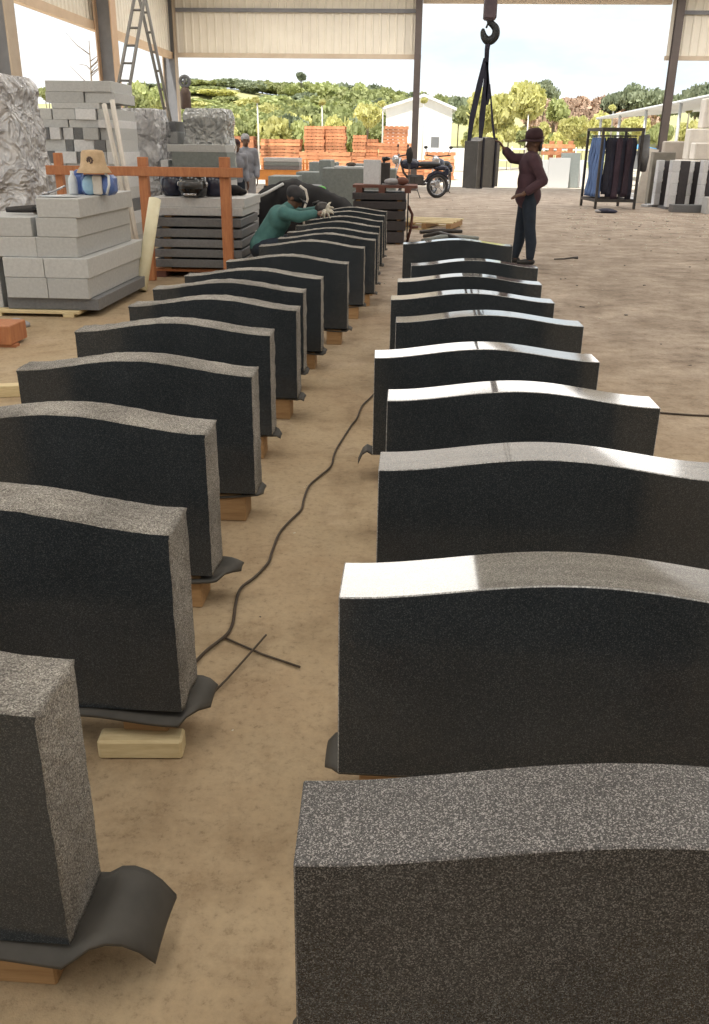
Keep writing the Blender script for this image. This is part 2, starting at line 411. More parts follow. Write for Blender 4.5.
ZB = at(300, 57.5, YW).z      # bottom of hanging back wall
ZO = at(540, 3, YW).z         # head of the open bay
xcol = [at(172, 57, YW).x, at(417.5, 58, YW).x, at(672, 60, YW).x]
xcr = at(667, 60, YW).x
corrugated('wall_back', (XL, YW), (xcol[1]+.1, YW), ZB+.1, 8.2, (0, -1))
corrugated('wall_right', (xcr-.05, YW), (XR, YW), at(690, 60, YW).z+.1, 8.2, (0, -1))
corrugated('wall_left', (XL, -14), (XL, YW), ZB+.02, 9.4, (1, 0))
struct('wall_front', MB().box(XL, XR, -14.2, -14, 0, 9.4), M_ROOF)
corrugated('wall_side', (XR, -14), (XR, YW), 0.02, 9.4, (-1, 0))
struct('trim_1', MB().box(XL, xcol[1]+.12, YW-.09, YW+.03, ZB-.03, ZB+.11), M_TRIM)
struct('trim_2', MB().box(XL-.05, XL+.11, -14, YW-.1, ZB-.10, ZB+.10), M_TRIMO)
struct('trim_3', MB().box(xcr-.1, XR, YW-.09, YW+.03, at(690, 60, YW).z-.02, at(690, 60, YW).z+.11), M_TRIM)
struct('trim_4', MB().box(xcol[1]+.12, xcr-.1, YW-.14, YW+.06, ZO-.03, ZO+.34), M_TRIM)
zs = at(300, 11, YW).z
struct('trim_5', MB().box(xcol[0]+.2, xcol[1]-.05, YW-.12, YW-.04, zs-.05, zs+.06), M_WEB)
struct('trim_6', MB().box(xcr+.1, XR, YW-.12, YW-.04, zs-.05, zs+.06), M_WEB)
# shallow roof, its eave just past the back wall
def roof_z(y): return 6.25+(33.5-y)*.112 if y > 5 else 9.44-(5-y)*.10
mb = MB()
ys = [-14.4, 5, 33.5]
pl = [(y, roof_z(y)) for y in ys]
a = [mb.bm.verts.new((XL-.3, y, z)) for y, z in pl]+[mb.bm.verts.new((XL-.3, y, z+.12)) for y, z in reversed(pl)]
b = [mb.bm.verts.new((XR+.3, v.co.y, v.co.z)) for v in a]
mb.bm.faces.new(a); mb.bm.faces.new(b[::-1])
for i in range(6): mb.bm.faces.new((a[i], b[i], b[(i+1) % 6], a[(i+1) % 6]))
struct('ceiling', mb, M_ROOF)

def h_column(name, x, y, w, d, z1, mats, rz=0.0, tilt=(0, 0)):
    """H section: two flanges joined by a web"""
    mb = MB()
    t = .03
    mb.box(-w/2, w/2, -d/2, -d/2+t, .02, z1, 0); mb.box(-w/2, w/2, d/2-t, d/2, .02, z1, 0)
    mb.box(-t/2, t/2, -d/2+t, d/2-t, .02, z1, 1)
    mb.box(-w*.8, w*.8, -d*.75, d*.75, 0, .02, 0)
    for k in range(4):
        sx, sy = ((-1, -1), (1, -1), (-1, 1), (1, 1))[k]
        mb.cyl((sx*w*.65, sy*d*.62, .02), (sx*w*.65, sy*d*.62, .06), .018, 6, 0)
    o = mb.build(name, mats); o.location = (x, y, 0); o.rotation_euler = (tilt[0], tilt[1], rz); o['kind'] = 'structure'
    return o
o = h_column('column', at(169.5, 50, YW-.3).x, YW-.30, .36, .46, roof_z(YW-.3)-.03, [M_COLUMN, M_WEB], PI/2)
def wall_y(px, py): 
    d = ray(px, py); return d[1]*(XL+.25)/d[0]
for px, py, rz in ((104, 45, PI/2), (-5, 20, PI/2)):
    yy = wall_y(px, py)
    h_column('column', XL+.34, yy, .46, .44, roof_z(yy)-.03, [M_FLANGE if px > 50 else M_COLUMN, M_WEB], rz)
h_column('column', xcol[1], YW-.3, .22, .26, roof_z(YW-.3)-.03, [M_BROWNCOL, M_BROWNCOL])
pR0 = at(686, 0, YW-.3)
h_column('column', at(662, 140, YW-.3).x+.02, YW-.3, .24, .24, roof_z(YW-.3)-.03, [M_BROWNCOL, M_BROWNCOL], 0)

# hills behind
def hill_h(x, y):
    t = min(1, max(0, (y-72)/50)); t = t*t*(3-2*t)
    base = 5.6+2.2*math.exp(-((x+26)/14)**2)+1.0*math.exp(-((x-16)/10)**2)
    base *= 1-.35*math.exp(-((x-5)/7)**2)
    return t*(base+1.1*mnoise.noise(Vector((x*.06, y*.06, 3.1))))-.1
mb = MB(); nx, ny = 90, 24
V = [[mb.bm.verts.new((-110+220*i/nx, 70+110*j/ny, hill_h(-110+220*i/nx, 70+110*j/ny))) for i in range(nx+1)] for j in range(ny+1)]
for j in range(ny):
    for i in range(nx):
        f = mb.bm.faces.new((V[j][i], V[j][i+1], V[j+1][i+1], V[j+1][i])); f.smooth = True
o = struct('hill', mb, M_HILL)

# ------------------------------------------------------------------ headstones
def stone_mesh(W, T, Ht, A, rough, seed):
    """arched-top tablet, base centre at the origin, front at -T/2; rough = pitched top and ends"""
    mb = MB(); bm = mb.bm
    nx = 60 if rough else 40; ny = 9 if rough else 1; nz = 30 if rough else 1
    off = Vector((seed*7.3, seed*3.1, seed*1.7))
    amp = .010 if rough else 0.0
    def nse(p):
        q = Vector(p)+off
        return (mnoise.noise(q*24)*.5+mnoise.noise(q*60)*.3+mnoise.noise(q*9)*.35)
    def prof(u): return Ht+A*(.5+.5*math.cos(2*PI*u))**.92      # u -0.5..0.5
    def edge(j): return j == 0 or j == ny
    top = []
    for i in range(nx+1):
        u = -.5+i/nx; x = u*W; row = []
        for j in range(ny+1):
            y = -T/2+T*j/ny; z = prof(u)
            n = nse((x, y, 1.0))*amp
            if rough and edge(j): n = n*.35-.003
            row.append(bm.verts.new((x, y, z+n)))
        top.append(row)
    sides = []
    for sx in (-1, 1):
        col = []
        for k in range(nz+1):
            z = Ht*k/nz
            if k == nz: col.append(top[0] if sx < 0 else top[-1]); continue
            row = []
            for j in range(ny+1):
                y = -T/2+T*j/ny
                n = nse((sx*3, y, z))*amp
                if rough and edge(j): n = n*.35-.003
                row.append(bm.verts.new((sx*(W/2+n), y, z)))
            col.append(row)
        sides.append(col)
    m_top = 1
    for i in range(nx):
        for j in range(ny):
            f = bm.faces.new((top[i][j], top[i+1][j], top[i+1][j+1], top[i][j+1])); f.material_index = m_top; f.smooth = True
    for s_, col in enumerate(sides):
        for k in range(nz):
            for j in range(ny):
                v = (col[k][j], col[k][j+1], col[k+1][j+1], col[k+1][j])
                f = bm.faces.new(v if s_ == 0 else v[::-1]); f.material_index = m_top if rough else 0; f.smooth = rough
    for j in (0, ny):
        loop = [c[j] for c in sides[1][:nz]] if nz > 0 else []
        loop = [sides[0][k][j] for k in range(nz)]+[top[i][j] for i in range(nx+1)]+[sides[1][k][j] for k in range(nz-1, -1, -1)]
        f = bm.faces.new(loop if j == 0 else loop[::-1]); f.material_index = 0
    f = bm.faces.new([v for v in sides[0][0]]+[v for v in sides[1][0][::-1]]); f.material_index = 0
    bmesh.ops.recalc_face_normals(bm, faces=bm.faces)
    if not rough:
        es = [e for e in bm.edges if len(e.link_faces) == 2 and e.link_faces[0].normal.angle(e.link_faces[1].normal) > 1.0]
        r = bmesh.ops.bevel(bm, geom=es, offset=.0025, segments=1, affect='EDGES', profile=.5, material=2)
        for e in bm.edges:
            if len(e.link_faces) == 2 and e.link_faces[0].normal.angle(e.link_faces[1].normal) > .45: e.smooth = False
    return mb

S = 1.08
ZBASE = .13
WL, WR, TL, TR = .8493*S, .9042*S, .165, .1642
HL, HR = .566*S-ZBASE, .5321*S-ZBASE
# right-front corners (left row) and left-front corners (right row), turn of each stone
LROW = [(-.505, 1.007, -.009), (-.476, 1.641, -.012), (-.548, 2.321, -.004), (-.53, 2.998, 0), (-.572, 3.714, .016), (-.534, 4.34, -.018),
        (-.565, 4.915, -.002), (-.517, 5.454, -.010), (-.404, 6.212, 0), (-.34, 7.236, .004)]
LROW = [(a*S, b*S, c) for a, b, c in LROW]+[(-.297, 8.50, 0), (-.292, 9.14, .004), (-.305, 9.95, -.003), (-.293, 10.72, 0), (-.291, 11.60, .003), (-.288, 12.40, 0)]
RROW = [(-.11, .789, .032), (-.107, 1.457, -.005), (-.056, 2.168, -.007), (-.05, 2.85, -.002), (-.117, 3.485, .029), (-.043, 4.273, 0),
        (-.081, 4.945, .001), (-.054, 5.642, 0), (.033, 6.47, .002), (-.004, 7.959, -.017)]
RROW = [(a*S, b*S, c) for a, b, c in RROW]
MAT_T = .012
BEAR_H = ZBASE-MAT_T-.002

def mat_mesh(kind, side, W, T, seed):
    """rubber sheet under one end of a stone: flat below it, its free end curling. local x from -.30 (under the stone) outwards"""
    out, dip, hw0, hw1, shift, lip = kind
    rows = []; n = 18
    for i in range(n+1):
        t = i/n; x = -.30+(.30+out)*t
        o = max(0, x-.005)/max(out, .01)
        z = -dip*(o**2.0) if x > .005 else 0
        if x > .005: z += dip*.45*math.sin(min(1, o)*PI*.7)*(1 if dip > .06 else .3)
        hw = hw0*(1-o)+hw1*o
        row = []
        for j in range(11):
            v = -1+2*j/10
            y = hw*v+shift*o; zz = z
            if j == 0: y -= lip*(1-o)
            if j < 2 and lip and x < .01: zz -= .012+.009*math.sin((x+.3)*14+seed)
            if x > .005: zz -= .010*v*v*o
            row.append((side*x, y, min(zz, 0) if x < .02 else zz))
        rows.append(row)
    return MB().sheet(rows, .009)

def bearer(name, c, label, L=.30, w=.115):
    mb = MB().box(-w/2, w/2, -L/2, L/2, 0, BEAR_H, 0, .004)
    return single(name, mb, M_PINE, label, 'timber block', c)

h_ = TL/2
MAT_L = [(.135, .10, h_+.003, .075, .028, .025), (.05, .03, h_+.002, .040, .05, .020), (.07, .02, h_-.01, .022, .06, .012), (.02, .015, h_-.02, .03, .03, .006), (.035, .012, h_-.02, .025, -.03, .006), (.03, .012, h_-.02, .05, .0, .006)]+[(.02+.006*(k % 3), .01, h_-.02, .04, .01, .004) for k in range(10)]
MAT_R = [(.02, .03, h_-.02, .05, .0, 0), (.035, .03, h_-.01, .04, .03, 0), (.014, .01, h_-.02, .05, .0, 0), (.012, .01, h_-.02, .05, .0, 0), (.065, .085, h_-.03, .035, -.02, 0)]+[(.012, .01, h_-.02, .05, .0, 0)]*5

def place_row(row, side, W, T, Ht, A, rough, Wd):
    for i, (x, y, a) in enumerate(row):
        ca, sa = math.cos(a), math.sin(a)
        if side == 'R' and i == 9: W, x = W+.05, x-.035
        sx = -W/2 if side == 'L' else W/2
        cx = x+sx*ca-(T/2)*sa; cy = y+sx*sa+(T/2)*ca
        mb = stone_mesh(W, T, Ht, A, rough, i+1+(50 if side == 'R' else 0))
        if side == 'L':
            if i == 0: lb = 'dark granite headstone with rock-pitched edges, nearest in the left row, cut off by the frame'
            elif i == 15: lb = 'dark granite headstone with pale rough top, farthest in the left row, before the stacked slabs'
            else: lb = 'dark granite headstone with pale rough top and ends, %s in the left row' % ORD[i]
        else:
            if i == 0: lb = 'dark granite headstone with speckled grey top, nearest in the right row'
            elif i == 9: lb = 'dark granite headstone with polished arched top, farthest in the right row, by the standing man'
            else: lb = 'dark granite headstone with smooth polished arched top, %s in the right row' % ORD[i]
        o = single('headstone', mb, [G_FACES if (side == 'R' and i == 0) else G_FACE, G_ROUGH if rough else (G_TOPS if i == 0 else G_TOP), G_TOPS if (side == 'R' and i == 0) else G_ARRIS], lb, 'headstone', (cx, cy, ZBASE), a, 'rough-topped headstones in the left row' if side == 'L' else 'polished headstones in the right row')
        # bearers and rubber mats at both ends
        for e in (-1, 1):
            px_, py_ = cx+e*(W/2-.105)*ca, cy+e*(W/2-.105)*sa
            seen = (side == 'L' and e > 0) or (side == 'R' and e < 0)
            rowname = 'left' if side == 'L' else 'right'
            endname = ('aisle end' if seen else 'outer end')
            b = bearer('timber_bearer', (px_, py_+.004, 0), 'orange pine block under the %s of the %s %s-row headstone' % (endname, ORD[i], rowname), L=T-.03)
            b.rotation_euler = (0, 0, a); b['group'] = 'timber blocks under the headstones'
            kind = (MAT_L[i] if side == 'L' else MAT_R[i]) if seen else (.015, .01, h_-.02, .05, 0, 0)
            mo = mat_mesh(kind, e, W, T, i+3).build('rubber_mat', M_MAT)
            mo.location = (cx+e*(W/2)*ca, cy+e*(W/2)*sa, ZBASE-.001); mo.rotation_euler = (0, 0, a)
            tag(mo, 'grey rubber mat under the %s of the %s %s-row headstone' % (endname, ORD[i], rowname), 'mat', 'rubber mats under the headstones')
place_row(LROW, 'L', WL, TL, HL, .049, True, None)
place_row(RROW, 'R', WR, TR, HR, .047, False, None)

# loose timber, cable, rods on the floor
p = gnd(143, 752); mb = MB().box(-.105, .105, -.03, .03, 0, .055, 0, .006)
single('timber_offcut', mb, M_PALE, 'short pale timber offcut lying on the floor before the left row', 'timber block', (p.x, p.y, 0), math.radians(4))
cable_px = [(404, 350), (388, 378), (372, 396), (362, 406), (357, 418), (351, 426), (342, 440), (335, 452), (331, 466), (320, 476), (309, 486), (304, 499), (301, 510), (290, 521), (279, 534), (272, 552), (268, 563), (255, 577), (241, 588), (236, 602), (233, 622), (228, 633), (219, 641), (206, 651), (190, 668), (170, 690)]
mb = MB(); pts = [gnd(*q, .009) for q in cable_px]
sm = []
for i in range(len(pts)-1):
    p0, p1, p2, p3 = pts[max(i-1, 0)], pts[i], pts[i+1], pts[min(i+2, len(pts)-1)]
    for k in range(5):
        t = k/5
        sm.append(.5*((2*p1)+(-p0+p2)*t+(2*p0-5*p1+4*p2-p3)*t*t+(-p0+3*p1-3*p2+p3)*t**3))
sm.append(pts[-1])
mb.tube(sm, .0052, 7)
single('power_cable', mb, M_CORD, 'long dark cable snaking along the aisle floor between both rows', 'cable')
mb = MB(); mb.tube([gnd(223, 637, .007), gnd(262, 654, .007), gnd(300, 667, .007)],   .0035, 6)
single('steel_rod', mb, M_CORD, 'thin dark rod on the aisle floor, crossing another and touching the cable', 'rod')
mb = MB(); mb.tube([gnd(266, 635, .017), gnd(244, 660, .017), gnd(226, 680, .012), gnd(212, 694, .01)],   .0035, 6)
single('steel_rod', mb, M_CORD, 'thin dark rod on the aisle floor pointing at the second nearest left headstone', 'rod')
mb = MB(); mb.tube([gnd(650, 412, .007), gnd(690, 415, .007), gnd(760, 418, .007)], .006, 6)
single('thin_cable', mb, M_CORD, 'thin straight dark cable on the open floor beside the right row', 'cable')
p = gnd(564, 260); mb = MB()
mb.tube([(-.14, -.02, .012), (0, .0, .015), (.12, .02, .03), (.19, .03, .03)], [.008, .010, .012, .02], 8)
single('steel_scrap', mb, M_STEEL, 'short dark bar lying alone on the floor right of the standing man', 'bar', (p.x, p.y, 0))
# plank and box edge at the frame's left border
p = gnd(2, 396); mb = MB().box(-.55, .11, -.04, .04, 0, .07, 0, .004)
single('plank', mb, M_PALE, 'pale plank end on the floor at the left edge beside the headstones', 'plank', (p.x, p.y, 0), .25)
p = gnd(4, 348); mb = MB()
mb.box(-.4, .06, 0, .3, .02, .16, 0, .006); mb.box(-.42, .08, .02, .10, 0, .02, 0)
single('wooden_box', mb, M_ORANGE, 'orange-brown wooden box at the left edge in front of the pale slab stack', 'box', (p.x, p.y, 0))
p = gnd(11, 330); mb = MB()
mb.sphere((0, 0, .03), (.07, .06, .045), 12); mb.sphere((.05, .03, .02), (.05, .05, .03), 10); mb.sphere((-.05, .02, .025), (.05, .06, .035), 10)
single('grey_rag', mb, M_GREYTR, 'crumpled grey rag on the floor beside the wooden box', 'rag', (p.x, p.y+.12, 0))

# debris: sawdust and chips at the right
mb = MB(); rr = random.Random(3)
for k in range(260):
    q = gnd(rr.uniform(560, 709), 213+abs(rr.gauss(0, 13)))
    s_ = rr.uniform(.010, .030)
    mb.obox((q.x, q.y, s_*.15), (s_*rr.uniform(1, 3), s_, s_*.3), Euler((0, 0, rr.uniform(0, 3))), 0 if rr.random() < .9 else 1)
for k in range(420):
    q = Vector((rr.uniform(-1, 9), rr.uniform(3, 30), 0)) if k > 40 else Vector((rr.uniform(-.45, -.15), rr.uniform(.9, 4), 0))
    if -.4 < q.x < 1.2 and q.y < 10: continue
    s_ = rr.uniform(.006, .018) if k > 40 else rr.uniform(.002, .004)
    mb.obox((q.x, q.y, s_*.2), (s_*rr.uniform(1, 3), s_, s_*.4), Euler((0, 0, rr.uniform(0, 3))), 0 if rr.random() < .5 else 1)
o = mb.build('debris', [M_RAG, M_STEEL]); o['kind'] = 'stuff'; tag(o, 'pale chips and dark crumbs strewn over the open floor', 'debris')

# ------------------------------------------------------------------ slabs on the left
def slab(x0, x1, y0, y1, z0, z1, m, label, group=None, name='stone_slab', cat='stone slab', bev=.004, rz=0):
    mb = MB().box(-(x1-x0)/2, (x1-x0)/2, -(y1-y0)/2, (y1-y0)/2, 0, z1-z0, 0, bev)
    return single(name, mb, m, label, cat, ((x0+x1)/2, (y0+y1)/2, z0), rz, group)

# pale stack nearest the left edge: corner measured on the floor
cx0, cy0 = -2.70, 7.62
def zpx(py, Y, px=97): return at(px, py, Y).z
zl = [zpx(311, cy0), zpx(299, cy0), zpx(278.5, cy0), zpx(258.5, cy0), zpx(238, cy0), zpx(218.5, cy0), zpx(199, cy0)]
def xs(px, py, Y): return at(px, py, Y).x
GP = 'pale grey slabs in the front left stack'
# pallet under it
t = thing('wooden_pallet', 'wooden pallet under the pale grey slab stack at the left', 'pallet', (cx0-.75, cy0+.55, 0))
mb = MB()
ph = zl[0]-.002
for yy in (-.52, -.1, .3, .75): mb.box(-.95, .60, yy-.06, yy+.06, ph-.028, ph, 0, .003)
mb.build('deck_board', M_PALE, t)
for xx in (-.85, -.15, .50):
    MB().box(xx-.05, xx+.05, -.58, .85, 0, ph-.029, 0, .003).build('bearer', M_PALE, t)
lay = [
 ('bottom', [(8, 99)], M_SLABD, 1.50, .02),
 ('second lowest', [(6, 47), (47.6, 88)], M_SLAB, 1.75, -.03),
 ('third lowest', [(3, 43.3), (43.9, 88)], M_SLAB, 1.72, -.03),
 ('fourth lowest', [(-30, 36), (33.8+2.5, 77)], M_SLAB, 1.55, 0),
 ('fifth lowest', [(-30, 31), (36, 77)], M_SLAB, 1.5, 0),
 ('top', [(36, 79)], M_SLAB, 1.5, 0),
]
for k, (nm, segs, m_, ln, dy) in enumerate(lay):
    z0, z1 = zl[k]+.001, zl[k+1]-.002
    for q, (a_, b_) in enumerate(segs):
        pm = (zl[k]+zl[k+1])/2
        py = 305-20*k
        xa, xb = xs(a_, py, cy0+dy), xs(b_, py, cy0+dy)
        side = '' if len(segs) == 1 else (' at its outer side' if q == 0 else ' at its aisle side')
        slab(xa, xb, cy0+dy, cy0+dy+ln, z0, z1, m_, 'pale grey granite slab, %s layer of the front left stack%s' % (nm, side), GP)
slab(xs(-60, 290, cy0+.1), xs(1.5, 290, cy0+.1), cy0+.1, cy0+1.2, 0.001, zl[3]-.003, M_SLAB, 'grey granite block at the left edge beside the front left stack')
ztop = zl[6]
# clutter on the stack
p = at(62, 199, cy0+.15)
mb = MB(); mb.sheet([[(-.16, -.05, .006), (0, -.06, .004), (.18, -.04, .008)], [(-.15, .07, .005), (0, .08, .012), (.17, .08, .006)]], .003)
single('white_paper', mb, M_BAGWHITE, 'crumpled white plastic sheet on the front left stack beside the tan hat', 'sheet', (p.x-.04, cy0+.16, ztop+.006))
mb = MB(); mb.tube([(-.10, 0, .014), (.0, .01, .05), (.08, .02, .085)], .010, 8); mb.sphere((-.1, 0, .02), (.03, .02, .018), 10)
single('small_trowel', mb, M_CHROME, 'small tool leaning up among the clutter on the pale slab stack', 'tool', (xs(55, 190, cy0+.3), cy0+.32, ztop))
mb = MB(); mb.lathe([(.035, 0), (.04, .02), (.04, .12), (.03, .15), (.015, .17), (.015, .20)], seg=14)
single('plastic_bottle', mb, M_BAGWHITE, 'white plastic bottle standing left of the tan hat', 'bottle', (xs(73, 185, cy0+.62), cy0+.62, ztop))
mb = MB(); mb.box(-.05, .05, -.05, .05, 0, .17, 0, .02); mb.sphere((0, 0, .18), (.045, .045, .03), 10)
single('blue_bag', mb, M_BAGBLUE, 'small dark blue bag standing behind the tan hat at left', 'bag', (xs(79, 190, cy0+.72), cy0+.75, ztop))
hx, hy = xs(93.5, 185, cy0+.55), cy0+.62
t = thing('carrier_bag', 'blue and white bag with cream panel under the tan hat', 'bag', (hx+.02, hy, ztop))
mb = MB(); mb.box(-.15, .15, -.05, .11, 0, .17, 0, .03); mb.sphere((-.07, -.03, .08), (.07, .05, .085), 12, 1); mb.sphere((.10, -.03, .08), (.06, .05, .085), 12, 2)
mb.build('bag_body', [M_BAGBLUE, M_CYAN, M_BAGBLUE], t)
MB().box(-.03, .055, -.075, -.048, .005, .165, 0, .01).build('front_panel', M_CREAM, t)
mb = MB(); mb.tube([(.10, -.09, .01), (.125, -.08, .09), (.12, -.06, .16), (.09, -.05, .18)], .012, 8); mb.build('strap', M_BAGWHITE, t)
t = thing('bucket_hat', 'tan bucket hat resting on the blue bag on the pale slab stack', 'hat', (hx, hy-.02, ztop+.185))
MB().lathe([(.150, 0), (.152, .006), (.118, .055), (.108, .10), (.100, .165), (.088, .185), (.04, .192), (.001, .193)], seg=28).build('crown', M_STRAW, t)
mb = MB()
for k in range(10):
    a_ = k*2*PI/10; mb.sphere((.006+.022*math.cos(a_), -.107+.003*math.cos(k), .105+.025*math.sin(a_)), (.010, .006, .010), 8)
mb.box(-.003, .012, -.114, -.104, .092, .120)
mb.build('badge', M_DRUST, t)
p = at(18, 184, cy0+.25); zt2 = zl[5]
t = thing('angle_grinder', 'dark hand grinder lying on the lower block left of the tan hat', 'tool', (p.x, cy0+.35, zt2), .15)
mb = MB(); mb.tube([(-.17, 0, .035), (-.05, 0, .04), (.05, 0, .045), (.10, 0, .05)], [.022, .03, .034, .030], 12); mb.build('body', M_STEEL, t)
mb = MB(); mb.lathe([(.06, 0), (.06, .008), (.02, .02), (.02, .05)], (.12, 0, .006), 18); mb.build('disc', M_CORD, t)
mb = MB(); mb.cyl((.10, -.03, .05), (.10, -.14, .06), .013); mb.build('side_handle', M_BLACK, t)

# second stack: dark grey slabs laid flat behind the orange frame
y2 = 10.15
GP2 = 'dark grey slabs in the stack under the helmets'
xa, xb = xs(153, 240, y2), xs(241, 240, y2)
zz = [at(200, q, y2).z for q in (269.5, 259.5, 249.5, 239.5, 229, 218.5, 208, 198.5)]
t = thing('wooden_pallet', 'red-brown pallet under the dark grey slab stack behind the orange frame', 'pallet', ((xa+xb)/2, y2+.6, 0))
mb = MB()
for xx in (-.45, 0, .45): mb.box(xx-.06, xx+.06, -.55, .55, 0, max(.06, zz[0]-.035), 0, .003)
mb.build('bearer', M_DPALLET, t)
mb = MB()
for yy in (-.5, -.15, .2, .5): mb.box(-.58, .58, yy-.05, yy+.05, max(.06, zz[0]-.034), zz[0]-.002, 0, .003)
mb.build('deck_board', M_ORANGE, t)
rr = random.Random(5)
lays = ['bottom', 'second lowest', 'third lowest', 'fourth lowest', 'fifth lowest', 'sixth lowest', 'top']
for k in range(7):
    z0, z1 = zz[k], zz[k+1]
    jx = rr.uniform(-.02, .02); th = (z1-z0)
    s0 = .022
    if k < 6:
        mb = MB(); w = (xb-xa)/2
        mb.box(-w, w, -.02, 1.15, s0, th-.001, 0, .006); mb.box(-w+.10, -w+.18, .02, 1.1, 0, s0, 1); mb.box(w-.18, w-.10, .02, 1.1, 0, s0, 1)
        single('stone_slab', mb, [M_SLABD if k < 5 else M_SLAB, M_PINE], 'dark grey granite slab with spacers, %s of the stack behind the orange frame' % lays[k], 'stone slab', ((xa+xb)/2+jx, y2+(0 if k < 5 else .02*k), z0), 0, GP2)
    else:
        slab((xa+xb)/2-.52, (xa+xb)/2+.54, y2+.1, y2+1.2, z0+.0, z1, M_SLAB, 'paler grey granite slab, top of the stack behind the orange frame', GP2)
zt2 = zz[7]
# helmets on it
def helmet(px, Y, R, shell, label, rz, visor=True):
    t = thing('motorcycle_helmet', label, 'helmet', (xs(px, 195, Y), Y, zt2+.001), rz, 'helmets on the dark grey slab stack')
    mb = MB(); mb.lathe([(R*.62, 0), (R*.80, R*.10), (R*.97, R*.45), (R, R*.8), (R*.93, R*1.2), (R*.72, R*1.55), (R*.4, R*1.75), (.001, R*1.82)], seg=28, squash=(1, 1.12)); mb.build('shell', shell, t)
    if visor:
        mb = MB(); rows = []
        for i in range(9):
            a_ = -PI/2-1.0+2.0*i/8
            rows.append([(R*1.03*math.cos(a_), R*1.155*math.sin(a_), R*.62), (R*1.03*math.cos(a_), R*1.16*math.sin(a_), R*.9), (R*.96*math.cos(a_), R*1.08*math.sin(a_), R*1.16)])
        mb.sheet(rows, .008); mb.build('visor', M_VISOR, t)
        mb = MB()
        for sx in (-1, 1): mb.sphere((sx*R*1.0, -R*.18, R*.85), (R*.08, R*.16, R*.16), 10)
        mb.build('pivot', M_CHROME, t)
        mb = MB(); mb.tube([(R*.75*math.cos(-PI/2-.6+1.2*i/6), R*1.0*math.sin(-PI/2-.6+1.2*i/6), R*.22) for i in range(7)], R*.09, 8); mb.build('chin_guard', M_CHROME, t)
    return t
helmet(174, y2+.45, .150, M_NAVYSH, 'navy motorcycle helmet at the left end of the three on the slab stack', .5, False)
helmet(194, y2+.20, .165, M_GLOSSB, 'glossy black motorcycle helmet with clear visor, middle of the three on the slab stack', -.1, True)
helmet(215.5, y2+.47, .150, M_NAVYSH, 'dark motorcycle helmet right of the glossy one on the slab stack', -.5, False)
mb = MB(); mb.sphere((0, 0, .06), (.11, .12, .06), 14); mb.sphere((.08, .02, .04), (.08, .08, .04), 12)
single('black_bag', mb, M_TARP, 'small black bag beside the orange post on the slab stack', 'bag', (xs(232, 195, y2+.6), y2+.7, zt2))

# orange timber frame
yf = 9.9
t = thing('timber_barrier', 'orange timber barrier of posts and a rail before the dark grey slab stack', 'barrier', (xs(142, 200, yf), yf, 0))
ox = t.location.x
for a_, b_, ztp in ((138.5, 147.5, 157), (219.5, 229.5, 156), (55.5, 62.5, 154)):
    xa_, xb_ = xs(a_, 180, yf)-ox, xs(b_, 180, yf)-ox
    MB().box(xa_, xb_, 0, .09, 0, at(142, ztp, yf).z, 0, .005).build('post', M_ORANGE, t)
MB().box(xs(47, 171, yf)-ox, xs(243, 171, yf)-ox, -.035, -.002, at(140, 176, yf).z, at(140, 166.5, yf).z, 0, .004).build('rail', M_ORANGE, t)
# cream foam roll leaning
b0 = gnd(141, 292); tp = at(155, 199, b0.y+.35)
mb = MB(); ax = (tp-b0); 
mb.tube([Vector((0, 0, .02)), ax*.5, ax], .062, 20)
mb.tube([ax*.985, ax*1.003], [.045, .045], 16, 1)
single('foam_roll', mb, [M_YELLOWPIPE, M_PALE], 'tall cream foam roll leaning between the pale stack and the orange post', 'roll', b0)

# film-wrapped pallets at the left edge and behind
def wrapped(name, px0, px1, py0, py1, Y, depth, label, lean=0.0, seed=1, m=M_WRAP, amp=.05, base=True):
    x0, x1 = xs(px0, 150, Y), xs(px1, 150, Y); z1 = at((px0+px1)/2, py0, Y).z
    z0 = .0
    t = thing(name, label, 'wrapped pallet', ((x0+x1)/2, Y+depth/2, 0))
    mb = MB(); w = (x1-x0)/2; nz_, na = 60, 110
    rings = []
    for k in range(nz_+1):
        f = k/nz_; z = .13+(z1-.13)*f; ring = []
        for i in range(na):
            a_ = 2*PI*i/na; c, s_ = math.cos(a_), math.sin(a_)
            q = 1/max(abs(c), abs(s_))**.92
            inset = 1-.04*f-(.10*max(0, (f-.9)/.1)**2)
            layer = .018*math.sin(f*26+seed)
            rdg = lambda v_: 1-2*abs(mnoise.noise(v_))
            n = amp*.35*(rdg(Vector((c*2.2+seed, s_*2.2, z*3+c*2)))+.6*rdg(Vector((c*6+seed, s_*6, z*9-c*5)))-.6)+amp*.7*(mnoise.noise(Vector((c*1.7+seed, s_*1.7, z*2.2)))*.6+mnoise.noise(Vector((c*5+seed, s_*5, z*7)))*.35+mnoise.noise(Vector((c*9, s_*9+seed, z*3+c*6)))*.25)
            ring.append(mb.bm.verts.new((c*q*w*inset+c*(n+layer)+lean*f, s_*q*depth/2*inset+s_*(n+layer), z)))
        rings.append(ring)
    for k in range(nz_):
        for i in range(na):
            f = mb.bm.faces.new((rings[k][i], rings[k][(i+1) % na], rings[k+1][(i+1) % na], rings[k+1][i])); f.smooth = True
    mb.bm.faces.new(rings[0][::-1]); mb.bm.faces.new(rings[-1])
    mb.build('film_wrap', m, t)
    mb = MB()
    for xx in (-w*.8, 0, w*.8): mb.box(xx-.05, xx+.05, -depth/2, depth/2, 0, .10)
    mb.box(-w, w, -depth/2, depth/2, .10, .13)
    mb.build('pallet_base', M_PINE, t)
    return t
wrapped('wrapped_pallet', -70, 30, 72, 300, 10.6, 1.0, 'tall pallet of stone in crumpled clear film at the left edge', seed=2, amp=.07, lean=-.20)
